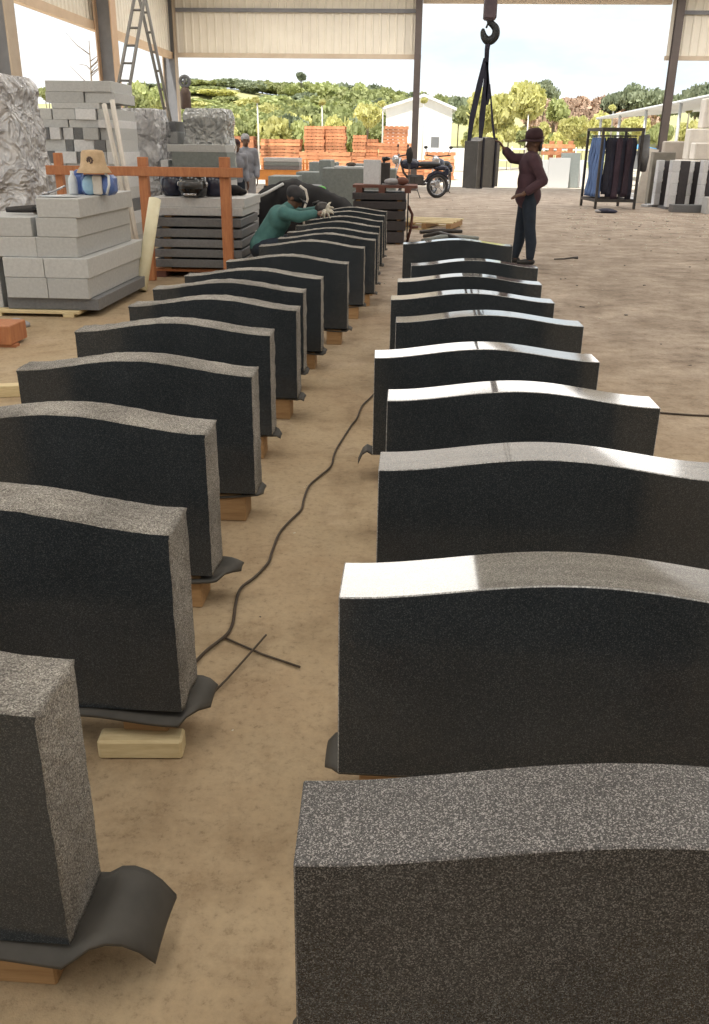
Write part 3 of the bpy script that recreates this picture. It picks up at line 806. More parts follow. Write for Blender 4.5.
wrapped('wrapped_pallet', 118, 158, 108, 300, 14.5, .9, 'pallet wrapped in dull film behind the tan hat, right of the pale block stack', seed=5, amp=.05)
wrapped('wrapped_pallet', 183, 227, 108, 300, 15.2, .9, 'pallet wrapped in grey film under the brown gas bottle', seed=9, amp=.045, m=film('grey_stretch_film', (.46, .47, .46), (.30, .31, .31)))

# block stack behind (irregular courses)
yb = 13.0; GB = 'grey blocks in the tall stack behind the tan hat'
rows_b = [(80.5, 91, [(52, 116, 0)]), (91.5, 102, [(51, 88, 0), (89, 118, 0)]), (102.5, 108, [(56, 103, 0)]), (108.5, 119, [(27, 55, 0), (56, 78, 0), (79, 99, 1), (100.5, 117, 0)]),
          (119.5, 127, [(28, 70, 0), (71, 100, 0), (101, 118, 1)]), (127.5, 139, [(30, 51, 2), (52, 62, 1), (64, 74, 1), (75, 84, 2), (85, 100, 0), (101, 118, 0)]),
          (139.5, 151, [(33, 65, 0), (66, 73, 2), (74, 94, 1), (95, 106, 2), (107, 118, 0)]), (151.5, 163, [(34, 54, 2), (55, 76, 1), (77, 88, 2), (89, 106, 0), (107, 119, 1)]),
          (163.5, 175, [(36, 64, 1), (65, 90, 0), (91, 104, 2), (105, 119, 1)]), (175.5, 187, [(34, 60, 2), (61, 84, 0), (85, 119, 1)]),
          (187.5, 199, [(32, 70, 0), (71, 119, 0)]), (199.5, 212, [(32, 75, 0), (76, 119, 2)]), (212.5, 225, [(30, 64, 0), (65, 119, 1)]), (225.5, 238, [(30, 80, 0), (81, 119, 0)]), (238.5, 252, [(28, 118, 0)])]
rr = random.Random(11); MM = [M_SLAB, M_SLAB2, M_SLABD]
nth = ['top', 'second', 'third', 'fourth', 'fifth', 'sixth', 'seventh', 'eighth', 'ninth', 'tenth', 'eleventh', 'twelfth', 'thirteenth', 'fourteenth', 'fifteenth']
tone = ['mid-grey', 'pale', 'dark grey']
for k, (ya, yb_, segs) in enumerate(rows_b):
    for q, (a_, b_, tn) in enumerate(segs):
        dy = rr.uniform(-.02, .05)
        z0, z1 = at(70, yb_+.5, yb).z, at(70, ya, yb).z
        if k == len(rows_b)-1: z0 = 0
        pos = 'whole width' if len(segs) == 1 else ('leftmost', 'second from left', 'third from left', 'fourth from left', 'fifth from left', 'sixth from left')[q]
        slab(xs(a_, 150, yb), xs(b_, 150, yb), yb+dy, yb+1.0, max(z0, 0), z1, MM[tn], '%s block, %s course from the top, %s, tall stack behind tan hat' % (tone[tn], nth[k] if k else 'first', pos), GB, name='stone_block', cat='stone block')
# long grey slabs before the film-wrapped pallet
y3 = 14.2
for k, (ya, yb_, a_, b_) in enumerate([(144.5, 151.5, 168, 226), (152, 166, 172, 227), (166.5, 180, 170, 228), (180.5, 195, 170, 228), (195.5, 212, 169, 229), (212.5, 246, 169, 229)]):
    z0, z1 = at(200, yb_+.5, y3).z, at(200, ya, y3).z
    if k == 5: z0 = 0
    slab(xs(a_, 160, y3), xs(b_, 160, y3), y3, y3+.7, z0, z1, M_SLABG if k in (1, 2) else M_SLAB, 'long grey slab, %s from the top of the pile before the film-wrapped pallet' % (nth[k] if k else 'first'), 'long slabs before the film-wrapped pallet')
for k, (ya, yb_, a_, b_) in enumerate([(160, 168, 159.5, 167), (168.5, 180, 160, 168), (180.5, 192, 159.5, 168), (192.5, 245, 159, 168)]):
    z0, z1 = at(160, yb_+.5, y3).z, at(160, ya, y3).z
    slab(xs(a_, 160, y3), xs(b_, 160, y3), y3+.05, y3+.6, 0 if k == 3 else z0, z1, [M_SLAB2, M_SLABD, M_SLAB2, M_SLAB][k], '%s granite block, %s from the top of the narrow pile left of the long slabs' % (['pale', 'dark', 'pale', 'mid-grey'][k], nth[k] if k else 'first'), 'blocks in the narrow pile', name='stone_block', cat='stone block')
for k, (ya, yb_) in enumerate([(121, 131), (131.5, 143), (143.5, 158), (158.5, 240)]):
    z0, z1 = at(165, yb_+.5, 15.4).z, at(165, ya, 15.4).z
    slab(xs(155, 130, 15.4), xs(176+k, 130, 15.4), 15.4, 16.2, 0 if k == 3 else z0, z1, [M_SLABD, M_SLAB, M_SLABD, M_SLAB][k], '%s block, %s from the top of the pile at the foot of the ladder' % (['dark grey', 'mid-grey', 'dark', 'grey'][k], nth[k] if k else 'first'), 'blocks at the foot of the ladder', name='stone_block', cat='stone block')
# wood strips standing in front of the block stack
for k, (a_, b_, tp_) in enumerate([(104, 119, 104), (112, 124, 100)]):
    A_ = at(a_, tp_, 12.85); B_ = at(b_, 205, 12.2); d = B_-A_; B_ = A_+d*((.03-A_.z)/d.z); B_.y = 12.3
    mb = MB(); d = (B_-A_); mb.tube([A_-A_, d*.5, d*1.0], .035, 4)
    o = single('timber_strip', mb, M_CREAM, ['pale weathered strip leaning on the tall block stack, left one', 'pale weathered strip leaning on the tall block stack, right one'][k], 'timber', A_)

# gas bottle on the grey wrapped pallet
zw = at(186, 109, 15.6).z
t = thing('gas_bottle', 'brown gas bottle with round valve standing above the grey film-wrapped pallet', 'gas bottle', (xs(186.5, 100, 15.6), 15.55, zw-.005))
zb_ = at(186.5, 88, 15.55).z-zw
MB().lathe([(.07, 0), (.085, .02), (.085, zb_-.06), (.06, zb_), (.03, zb_+.02)], seg=18).build('cylinder_body', M_DRUST, t)
mb = MB(); mb.tube([(.075*math.cos(a_*PI/8), 0, zb_+.10+.075*math.sin(a_*PI/8)) for a_ in range(16)], .028, 8, closed=True); mb.cyl((0, 0, zb_+.01), (0, 0, zb_+.17), .022); mb.cyl((-.07, 0, zb_+.1), (.07, 0, zb_+.1), .015); mb.build('valve_wheel', M_SLABD, t)

# step ladder
yl = 17.6
def lp(px, py, Y): return at(px, py, Y)
t = thing('step_ladder', 'tall open step ladder standing behind the stone stacks at the left', 'ladder', (lp(140, 190, yl).x, yl, 0))
O = t.location
def onfloor(p_top, p_mid):
    d = p_mid-p_top; s_ = -p_top.z/d.z; return p_top+d*s_
def section(name, rails, rungs, Yt, Yb):
    zt_ = lp(140, 3, yl).z
    feet = []; tops = []
    for (ax_, ay_, bx_, by_) in rails:
        A_ = lp(ax_, ay_, Yt); B0 = lp(bx_, by_, Yt+(Yb-Yt)*.42)
        B_ = onfloor(A_, B0); tops.append(A_); feet.append(B_)
    P = t
    for k in range(2):
        mb = MB(); mb.tube([tops[k]-O, feet[k]-O], .030, 6)
        mb.build('rail', M_ALU, P)
    n = rungs
    for i in range(1, n+1):
        f = i/(n+.6)
        a_ = tops[0].lerp(feet[0], f)-O; b_ = tops[1].lerp(feet[1], f)-O
        mb = MB(); mb.tube([a_+(a_-b_)*.06, b_+(b_-a_)*.06], .022, 6); mb.build('rung', M_ALU, P)
section('front', [(135.5, -8, 118.5, 84), (145.5, -8, 127.5, 99)], 13, yl-.1, yl-.9)
section('rear', [(138, -8, 161, 95), (144, -8, 168.5, 110)], 12, yl+.1, yl+1.0)

# ------------------------------------------------------------------ black tarp heap behind the crouching worker
yt = 13.25
t = thing('covered_machine', 'machine under a black tarpaulin behind the crouching worker', 'machine', (at(295, 200, yt).x, yt, 0))
ox = t.location.x
outl = [(243, 212), (250, 203), (262, 189), (276, 182), (292, 179), (306, 183), (318, 186), (328, 191), (338, 195), (348, 200), (356, 210)]
mb = MB(); rows = []
for j in range(9):
    v = j/8; row = []
    for i in range(31):
        u = i/30*(len(outl)-1); a_ = int(min(u, len(outl)-2)); f = u-a_
        px_ = outl[a_][0]*(1-f)+outl[a_+1][0]*f; py_ = outl[a_][1]*(1-f)+outl[a_+1][1]*f
        P_ = at(px_, py_, yt); hgt = math.sin(PI*min(1, max(0, .08+v*.84)))**.45
        z = P_.z*hgt+.05*mnoise.noise(Vector((px_*.11, v*4, 2)))+.02*mnoise.noise(Vector((px_*.4, v*9, 5)))
        if j in (0, 8): z = .02
        row.append((P_.x-ox, -.55+1.1*v+.06*mnoise.noise(Vector((px_*.08, v*3, 7))), max(z, .012)))
    rows.append(row)
mb.sheet(rows, .010); mb.build('tarpaulin', M_TARP, t)
mb = MB(); mb.tube([(at(246, 203, yt-.4).x-ox, -.5, at(246, 203, yt-.5).z), (at(268, 193, yt-.3).x-ox, -.42, at(268, 193, yt-.42).z), (at(285, 184, yt).x-ox, -.2, at(285, 184, yt-.2).z)], .022, 8); mb.build('strap', M_SLAB, t)
mb = MB(); mb.tube([(at(300, 186, yt-.6).x-ox, -.6, at(300, 186, yt-.6).z), (at(306, 190, yt-.6).x-ox, -.63, at(306, 190, yt-.6).z), (at(308, 199, yt-.6).x-ox, -.64, at(308, 199, yt-.6).z), (at(305, 207, yt-.6).x-ox, -.63, at(305, 207, yt-.6).z), (at(303, 225, yt-.6).x-ox, -.63, .05)], .018, 8); mb.build('hose', M_CREAM, t)
mb = MB(); mb.sphere((0, 0, .03), (.09, .06, .04), 12, 0); mb.sphere((.12, 0, .03), (.08, .06, .04), 12, 1)
P_ = at(312, 188, yt); single('plastic_rag', mb, [M_YELP, M_GREENP], 'yellow and green plastic bag lying on the black tarpaulin', 'bag', (P_.x, yt+.05, P_.z-.04))
mb = MB(); mb.box(-.045, -.01, -.03, .03, 0, .07, 0, .006); mb.box(.01, .045, -.03, .03, 0, .07, 0, .006)
P_ = at(301, 186, yt); single('white_carton', mb, M_BAGWHITE, 'pair of small white cartons on the black tarpaulin', 'carton', (P_.x, yt+.05, P_.z-.05))

# pale slabs between the persons and the tarp
for k, (px_, py_, w, d) in enumerate([(236, 196, .34, .8), (240, 207, .38, .9), (241, 219, .36, .8), (243, 231, .34, .8)]):
    P_ = at(px_, py_, 12.4); zb0 = at(px_, py_+9.5, 12.4).z if k < 3 else 0
    slab(P_.x-w/2, P_.x+w/2, 12.4, 12.4+d, zb0, P_.z-.004, M_SLAB2, 'pale granite slab, %s from the top of the small pile left of the tarpaulin' % (nth[k] if k else 'first'), 'pale slabs left of the tarpaulin')

# grey-green slab piles behind
for k, (a_, b_, ya, yb2, Y, m_) in enumerate([(322, 396, 168, 198, 17.0, M_SLABG), (319, 331, 160, 166, 18.0, M_SLABG), (268, 297, 176, 192, 18.5, M_SLABG), (296, 320, 172, 186, 19.5, M_SLABG),
                                            (309, 336, 162, 168, 20.6, M_SLABG), (350, 366, 164, 171, 21.0, M_SLABG), (356, 378, 168, 176, 20.0, M_SLABG), (300, 320, 186, 200, 16.5, M_SLABD)]):
    P_, Q_ = at(a_, ya, Y), at(b_, ya, Y); hh = P_.z
    names = ['wide grey-green granite slab pile face right of the tarpaulin', 'small grey-green block behind the wide slab pile, left side', 'grey-green block behind the left shoulder of the tarpaulin', 'grey-green block right behind the tarpaulin', 'narrow grey-green slab at the rear before the orange pallets',
             'small grey-green block before the tall orange pallet stack', 'grey-green block behind the leaning grey board', 'dark block at the right foot of the tarpaulin']
    mb = MB(); n = max(2, int(hh/.22)); w = Q_.x-P_.x
    slab(P_.x, Q_.x, Y, Y+.9, 0, hh, m_, names[k], name='stone_block', cat='stone block', bev=.01)
P_ = at(333, 170, 16.9); mb = MB(); mb.box(0, .9, 0, .5, 0, .03, 0, .004); mb.sphere((.3, .2, .06), (.10, .07, .04), 10, 1)
single('paper_sheet', mb, [M_SLAB2, M_CORD], 'pale board with a dark lump lying on the wide slab pile', 'board', (P_.x, 17.1, at(322, 168, 17.0).z+.001))

# orange trolley behind
yt2 = 27.0
P_ = at(258, 172, yt2)
t = thing('orange_trolley', 'orange steel trolley carrying bluish slabs before the pallet stacks', 'trolley', (at(281, 172, yt2).x, yt2, 0))
w = (at(305, 172, yt2).x-P_.x)/2; z0 = at(280, 180, yt2).z; z1 = at(280, 170, yt2).z; z2 = at(280, 157, yt2).z
mb = MB().box(-w, w, -.03, .03, z0, z1-.02); mb.box(-w, w, .9, .96, z0, z1-.02); mb.box(-w, w, -.03, .96, z1-.03, z1); mb.build('chassis', M_ORP, t)
for sx in (-1, 1):
    for yy in (0, .93): MB().cyl((sx*(w-.03), yy, z1), (sx*(w-.03), yy, z2-.05), .025, 8).build('upright', M_ORP, t)
    for yy in (.1, .8):
        MB().cyl((sx*w*.7-.04, yy, .16), (sx*w*.7+.04, yy, .16), .16, 18).build('wheel', M_BLACK, t)
mb = MB().box(-w*.7, -w*.6, .1, .8, .16, z0); mb.box(w*.6, w*.7, .1, .8, .16, z0); mb.build('axle_frame', M_ORP, t)
for k in range(3):
    zz0 = z1+.004+k*(z2-z1)/3.2
    slab(t.location.x-w*.75, t.location.x+w*.75, yt2+.08, yt2+.85, zz0, zz0+(z2-z1)/3.4, [M_SLABD, M_SLABG, M_SLAB][k], 'bluish grey slab, %s of the three on the orange trolley' % ['bottom', 'middle', 'top'][k], 'slabs on the orange trolley')

# dark slab stack at the end of the aisle with bits on top
yd = 14.3
xa, xb = at(352, 230, yd).x, at(405, 230, yd).x
zs_ = [0.0]+[at(390, q, yd).z for q in (232, 221, 211, 201.5, 193)]
GD = 'dark slabs in the stack at the end of the aisle'
mb = MB().box(-.42, .42, -.05, .80, 0, .05, 0, .003)
for k in range(5):
    z0, z1 = zs_[k], zs_[k+1]
    mb = MB(); w = (xb-xa)/2
    mb.box(-w, w, 0, .85, .022, z1-z0-.001, 0, .006); mb.box(-w+.06, -w+.13, .03, .8, 0, .022, 1); mb.box(w-.13, w-.06, .03, .8, 0, .022, 1)
    single('stone_slab', mb, [M_SLABX, M_PINE], 'dark granite slab with spacers, %s of the stack at the end of the aisle' % ['bottom', 'second lowest', 'middle', 'second highest', 'top'][k], 'stone slab', ((xa+xb)/2+rr.uniform(-.015, .015), yd, z0), 0, GD)
zc = zs_[-1]; zc2 = at(390, 185.5, yd).z
mb = MB()
for yy in (.0, .3, .6): mb.box(-.50, .50, yy, yy+.12, .07, zc2-zc-.03)
for xx in (-.45, -.1, .3): mb.box(xx, xx+.10, 0, .72, 0, .07)
mb.box(-.5, .5, 0, .72, zc2-zc-.03, zc2-zc)
single('wooden_pallet', mb, M_DPALLET, 'dark red timber pallet on top of the dark slab stack', 'pallet', (at(385, 190, yd).x, yd+.02, zc))
zc3 = zc2+.001
mb = MB(); mb.box(-.02, .02, -.16, .16, 0, at(370, 160, yd).z-zc3, 0, .004)
o = single('grey_board', mb, M_SLAB2, 'upright pale grey board on top of the dark slab stack', 'board', (at(372, 175, yd+.3).x, yd+.35, zc3), math.radians(55))
mb = MB(); mb.box(-.11, .11, -.10, .10, 0, at(383, 163, yd).z-zc3, 0, .01)
single('dark_box', mb, M_STEEL, 'dark upright box beside the pale board on the slab stack', 'box', (at(383, 175, yd+.35).x, yd+.38, zc3))
zc4 = at(383, 163, yd).z
t = thing('hand_drill', 'small dark power tool lying on the upright box', 'tool', (at(386, 160, yd+.35).x, yd+.38, zc4), .4)
mb = MB(); mb.tube([(-.06, 0, .05), (.0, 0, .055), (.06, 0, .055)], [.028, .034, .022], 10); mb.build('body', M_GLOSSB, t)
mb = MB(); mb.tube([(-.02, 0, .04), (-.04, 0, .0)], .018, 8); mb.build('grip', M_BLACK, t)
mb = MB(); mb.cyl((.06, 0, .055), (.12, 0, .055), .008); mb.build('bit', M_CHROME, t)
mb = MB(); mb.sphere((0, 0, .05), (.13, .09, .05), 14); mb.sphere((.16, 0, .06), (.10, .09, .06), 12, 1); mb.box(-.16, .0, -.05, .05, 0, .02, 0, .004)
single('work_gloves', mb, [M_GREYTR, M_DPALLET], 'heap of grey and brown rags on the dark slab stack', 'rags', (at(392, 182, yd+.1).x, yd+.16, zc3))
t = thing('long_brush', 'black paddle on a thin rod standing behind the dark slab stack', 'tool', (at(408.5, 190, 15.4).x, 15.4, 0))
zq = at(408.5, 164, 15.4).z
mb = MB().cyl((0, 0, 0), (0, 0, zq+.03), .012, 8); mb.build('rod', M_STEEL, t)
mb = MB(); mb.sphere((0, 0, (zq+at(408, 147, 15.4).z)/2), (.055, .03, (at(408, 147, 15.4).z-zq)/2), 14); mb.build('paddle', M_BLACK, t)
t = thing('steel_bracket', 'bent dark bracket standing beside the dark slab stack', 'bracket', (at(411, 218, 14.6).x, 14.75, 0))
mb = MB(); mb.tube([(-.05, 0, 0), (0, 0, .20), (.02, 0, .42), (-.05, 0, .55)], .022, 8); mb.tube([(0, 0, .22), (.12, 0, .23)], .02, 8); mb.build('bent_bar', M_DPALLET, t)

# pallet on the floor, dark bars
P_ = gnd(430, 228)
t = thing('wooden_pallet', 'pale wooden pallet lying flat on the floor beyond the aisle', 'pallet', (P_.x, P_.y+.1, 0), math.radians(-14))
for k in range(4):
    yy = -.5+k*.33
    MB().box(-.52, .52, yy, yy+.16, .115, .14, 0, .003).build('deck_board', M_PALE, t)
for xx in (-.46, 0, .46):
    MB().box(xx-.045, xx+.045, -.52, .62, .02, .114, 0, .004).build('bearer', M_PINE, t)
for k in range(2): MB().box(-.5, .5, -.5+k*.9, -.38+k*.9, 0, .019).build('bottom_board', M_PALE, t)
for k, (a_, b_, col_, lb) in enumerate([((420, 234), (462, 233), M_STEEL, 'dark steel bar behind the others on the floor before the pallet'), ((422, 243), (478, 240), M_SLABG, 'greenish flat bar on the floor beyond the farthest right headstone'), ((424, 238), (470, 245), M_STEEL, 'dark bent bar in the middle of the scrap before the pallet')]):
    A_, B_ = gnd(*a_), gnd(*b_); d = B_-A_
    mb = MB()
    nn = 6; rows = []
    mb.tube([Vector((0, 0, .03)), d*.33+Vector((0, 0, .05+.03*k)), d*.7+Vector((0, .05, .035+.02*k)), d+Vector((0, 0, .03))], [.03, .04, .04, .03], 6)
    single('steel_bar', mb, col_, lb, 'bar', A_)

# ------------------------------------------------------------------ hoist: block, hook, slings, hanging stone
yh = 12.0
kx = lambda px, py=100: at(px, py, yh).x
kz = lambda py, px=487: at(px, py, yh).z
t = thing('hoist_hook', 'crane block and hook with chain, hanging over the suspended headstone', 'hoist', (kx(490, 10), yh, kz(20)))
O = Vector(t.location)
def kp(px, py, dy=0): return at(px, py, yh+dy)-O
mb = MB(); w = (kx(497, 10)-kx(484, 10))/2
c = kp(490.3, 8)
mb.box(c.x-w, c.x+w, -.08, .08, 0, kz(-22)-O.z, 0, .02)
mb.lathe([(.03, -.012), (.07, 0)], (c.x, 0, 0), 14)
mb.build('block', M_BLOCK, t)
for dx in (-.05, .05):
    MB().cyl((c.x+dx, 0, kz(-22)-O.z), (c.x+dx, 0, 7.45-O.z), .012, 8).build('wire_rope', M_STEEL, t)
mb = MB().box(c.x-.25, c.x+.25, -.2, .2, 7.4-O.z, 7.798-O.z, 0, .02); mb.build('trolley', M_BLOCK, t)
struct('beam', MB().box(XL+.05, XR-.05, yh-.14, yh+.14, 7.8, 8.3), M_FLANGE)
# hook: shank and curved bill
hk = [(489.5, 18), (490, 22), (493, 25), (495.8, 29), (495.5, 35), (492, 39.5), (487.5, 40.5), (484.2, 37), (483, 32), (483.3, 28.5)]
rad = [.035, .036, .040, .045, .050, .052, .050, .042, .032, .014]
hs, hr = [], []
for i in range(len(hk)-1):
    p0, p1, p2, p3 = [kp(*hk[q]) for q in (max(i-1, 0), i, i+1, min(i+2, len(hk)-1))]
    for k in range(5):
        f = k/5; hs.append(.5*((2*p1)+(-p0+p2)*f+(2*p0-5*p1+4*p2-p3)*f*f+(-p0+3*p1-3*p2+p3)*f**3)); hr.append(rad[i]*(1-f)+rad[i+1]*f)
hs.append(kp(*hk[-1])); hr.append(rad[-1])
mb = MB(); mb.tube(hs, hr, 14); mb.build('hook', M_HOOK, t)
mb = MB(); mb.tube([kp(489, 21), kp(486.2, 28)], .012, 8); mb.build('safety_latch', M_STEEL, t)
# sling bundle below the hook
t2 = thing('lifting_sling', 'dark webbing slings hooked up and wrapped round the suspended headstone', 'sling', (kx(487, 60), yh, kz(60)))
O2 = Vector(t2.location)
def sp(px, py, dy=0): return at(px, py, yh+dy)-O2
def band(pts, w, th, name, m, par):
    mb = MB(); pts = [Vector(q) for q in pts]; bm = mb.bm; rings = []
    for i, q in enumerate(pts):
        wv = Vector((1, 0, 0))*(w[i] if isinstance(w, list) else w)/2; tv = Vector((0, 1, 0))*th/2
        rings.append([bm.verts.new(q-wv-tv), bm.verts.new(q+wv-tv), bm.verts.new(q+wv+tv), bm.verts.new(q-wv+tv)])
    for a_, b_ in zip(rings, rings[1:]):
        for k in range(4): bm.faces.new((a_[k], a_[(k+1) % 4], b_[(k+1) % 4], b_[k]))
    bm.faces.new(rings[0][::-1]); bm.faces.new(rings[-1])
    return mb.build(name, m, par)
mb = MB(); mb.tube([sp(488.5, 40), sp(487, 50), sp(486.5, 62)], [.035, .03, .028], 10); mb.build('gathered_loop', M_NAVY, t2)
band([sp(485.5, 58), sp(479.5, 85), sp(472, 118), sp(469, 141)], [.05, .075, .07, .045], .012, 'webbing_leg', M_NAVY, t2)
band([sp(487.5, 60), sp(485.5, 85), sp(482, 118), sp(480.5, 138)], [.03, .06, .075, .045], .012, 'webbing_leg', M_NAVY, t2)
band([sp(487, 60), sp(488, 78), sp(488.2, 96), sp(487, 105)], [.02, .03, .06, .03], .012, 'webbing_leg', M_NAVY, t2)
band([sp(489.8, 84, .02), sp(491, 100, .02), sp(492.5, 122, .02), sp(494.5, 139, .02)], [.012, .02, .028, .03], .012, 'webbing_leg', M_NAVY, t2)
# suspended stone: its narrow end and its face both seen
zb0, zt0 = kz(188, 480), kz(141, 480)
rzS = math.radians(62)
mb = stone_mesh(.70, .19, zt0-zb0, .05, False, 90)
o = single('headstone', mb, [G_TOPS, G_TOPS, G_ARRIS], 'grey headstone hanging in the air from the crane slings', 'headstone', (kx(483.5, 160), yh+.28, zb0), rzS)
MS = Matrix.Translation(o.location) @ Matrix.Rotation(rzS, 4, 'Z')
# the band wrapped round the stone belongs to the sling
hw, ht = .31, .095
mb = MB()
def ring_band(xc):
    pts = [(xc, -ht-.006, -.006), (xc, ht+.006, -.006), (xc, ht+.006, (zt0-zb0)+.04), (xc, -ht-.006, (zt0-zb0)+.04)]
    for i in range(4):
        a_, b_ = Vector(pts[i]), Vector(pts[(i+1) % 4])
        if i == 2: continue
        c_ = (a_+b_)/2; d = b_-a_
        size = (.05, max(abs(d.y), .005)+.004, max(abs(d.z), .005)+.004)
        mb.obox(c_, size)
ring_band(-.2); ring_band(.2)
bmesh.ops.transform(mb.bm, matrix=Matrix.Translation(-O2) @ MS, verts=mb.bm.verts)
mb.build('webbing_wrap', M_NAVY, t2)

# ------------------------------------------------------------------ people
def capsules_mesh(parts, voxel, name, mats, parent, smooth_it=4):
    """parts: chains of (point, radius) and ellipsoids, melted into one continuous surface"""
    mb = MB()
    for kind, *a in parts:
        if kind == 'c':
            pts = [Vector(q[0]) for q in a[0]]; rs = [q[1] for q in a[0]]
            for i in range(len(pts)-1): mb.tube([pts[i], pts[i+1]], [rs[i], rs[i+1]], 12)
            for q, r in zip(pts, rs): mb.sphere(q, r, 12)
        else:
            mb.sphere(a[0], a[1], 20, 0, a[2] if len(a) > 2 else None)
    me = bpy.data.meshes.new('tmp'); mb.bm.to_mesh(me); mb.bm.free()
    o = bpy.data.objects.new('tmp', me); COL.objects.link(o)
    md = o.modifiers.new('r', 'REMESH'); md.mode = 'VOXEL'; md.voxel_size = voxel; md.use_smooth_shade = True
    if smooth_it:
        ms = o.modifiers.new('s', 'SMOOTH'); ms.iterations = smooth_it; ms.factor = .5
    dg = bpy.context.evaluated_depsgraph_get(); dg.update()
    ev = o.evaluated_get(dg); nm = bpy.data.meshes.new_from_object(ev)
    bpy.data.objects.remove(o); bpy.data.meshes.remove(me)
    nm.name = name
    for m in mats: nm.materials.append(m)
    for p_ in nm.polygons: p_.use_smooth = True
    ob = bpy.data.objects.new(name, nm); COL.objects.link(ob); ob.parent = parent
    return ob

def hand(wrist, direc, palm_n, size=1.0, curl=.35, side=1):
    """palm, four unequal bent fingers and a thumb off the side of the palm"""
    w = Vector(wrist); d = Vector(direc).normalized(); n = Vector(palm_n); n = (n-d*n.dot(d)).normalized(); s_ = d.cross(n)*side
    P = []
    pc = w+d*.045*size
    for k in range(4):
        o_ = (k-1.5)*.0185*size
        P.append(('c', [(w+s_*o_*.6, .014*size), (w+d*.085*size+s_*o_, .0115*size)]))
    lens = [.070, .080, .075, .058]
    for k in range(4):
        o_ = (k-1.5)*.0205*size; b_ = w+d*.085*size+s_*o_
        L = lens[k]*size; a1, a2 = curl, curl*2.1
        m_ = b_+(d*math.cos(a1)+n*math.sin(a1))*L*.5; e_ = m_+(d*math.cos(a2)+n*math.sin(a2))*L*.5
        P.append(('c', [(b_, .0098*size), (m_, .009*size), (e_, .0075*size)]))
    tb = w+d*.028*size-s_*.030*size; tm = tb+(d*.6-s_*.75+n*.25).normalized()*.038*size; te = tm+(d*.85-s_*.25+n*.4).normalized()*.032*size
    P.append(('c', [(w+d*.015*size-s_*.012*size, .014*size), (tb, .0125*size), (tm, .0105*size), (te, .0085*size)]))
    return P

def head(c, facing, tilt_dir=None, s=1.0, upv=(0, 0, 1)):
    """skull, jaw, nose, lips, brow, ears, eye balls"""
    c = Vector(c); f = Vector(facing).normalized(); u_ = Vector(upv); u_ = (u_-f*u_.dot(f)).normalized(); r_ = f.cross(u_)
    R = Matrix((r_, f, u_)).transposed().to_quaternion().to_euler()
    def L(x, y, z): return c+r_*x*s+f*y*s+u_*z*s
    P = [('e', L(0, -.012, .025), (.076*s, .094*s, .092*s), R), ('e', L(0, .022, -.045), (.058*s, .064*s, .062*s), R), ('e', L(0, .052, -.085), (.030*s, .026*s, .022*s), R),
         ('c', [(L(0, .086, .012), .009*s), (L(0, .104, -.022), .013*s)]), ('e', L(-.012, .092, -.03), (.010*s, .010*s, .008*s), R), ('e', L(.012, .092, -.03), (.010*s, .010*s, .008*s), R),
         ('c', [(L(-.022, .079, -.058), .008*s), (L(0, .086, -.056), .009*s), (L(.022, .079, -.058), .008*s)]), ('c', [(L(-.018, .078, -.070), .007*s), (L(.018, .078, -.070), .007*s)]),
         ('c', [(L(-.05, .068, .028), .010*s), (L(0, .082, .026), .010*s), (L(.05, .068, .028), .010*s)]), ('e', L(-.03, .072, .008), (.013*s, .012*s, .010*s), R), ('e', L(.03, .072, .008), (.013*s, .012*s, .010*s), R),
         ('e', L(-.078, -.01, -.01), (.010*s, .022*s, .032*s), R), ('e', L(.078, -.01, -.01), (.010*s, .022*s, .032*s), R)]
    return P, L, R

# --- man at the hanging stone, facing left
D_ = 12.1; P0 = at(526.5, 264, D_)
P0.x -= .085
pm = thing('person', 'man in plum shirt, navy jeans and brimmed hat, steadying the hanging stone', 'person', (P0.x, D_, 0))
fx = at(532.5, 138, D_)-Vector((P0.x, D_, 0))
headc = Vector((.055, 0, 1.475))
hp, HL_, HR_ = head(headc, (-.97, .18, -.12), s=1.0)
hip = Vector((.03, 0, .86)); chest = Vector((.035, 0, 1.20)); neck = Vector((.045, 0, 1.345))
shN, shF = Vector((.04, -.175, 1.285)), Vector((-.01, .175, 1.285))
elN, wrN = Vector((.175, -.235, 1.045)), Vector((-.06, -.245, .885))
elF, wrF = Vector((-.195, .10, 1.30)), Vector((-.315, .05, 1.41))
def legs(hz, fN, fF, kN, kF, hw=.085):
    return [('c', [(Vector((.03, -hw, hz)), .088), (Vector(kN), .060), (Vector((kN[0]*.5+fN[0]*.5+.015, kN[1]*.5+fN[1]*.5, (kN[2]+fN[2])/2)), .058), (Vector(fN), .040)]),
            ('c', [(Vector((.03, hw, hz)), .088), (Vector(kF), .060), (Vector((kF[0]*.5+fF[0]*.5+.015, kF[1]*.5+fF[1]*.5, (kF[2]+fF[2])/2)), .058), (Vector(fF), .040)])]
fN, fF = Vector((.11, -.10, .075)), Vector((-.06, .10, .075)); kN, kF = Vector((.075, -.10, .46)), Vector((-.02, .10, .46))
torso = [('e', hip+Vector((0, 0, .02)), (.115, .155, .13)), ('e', (hip+chest)/2, (.105, .140, .20)), ('e', chest, (.115, .165, .17)), ('c', [(chest+Vector((0, 0, .08)), .09), (neck, .056), (headc+Vector((.015, 0, -.04)), .052)]),
         ('c', [(shN, .06), (chest+Vector((0, 0, .1)), .08), (shF, .06)])]
armN = [('c', [(shN, .055), (elN, .042), (wrN, .028)])]; armF = [('c', [(shF, .055), (elF, .042), (wrF, .028)])]
body = torso+armN+armF+legs(.86, fN, fF, kN, kF)+hp+hand(wrN, (-.95, .02, -.22), (0, .3, -1), 1.0, .25)+hand(wrF, (-.55, -.05, .8), (-.8, .1, -.5), 1.0, .4)
capsules_mesh(body, .0075, 'body', [M_SKIN], pm, 2)
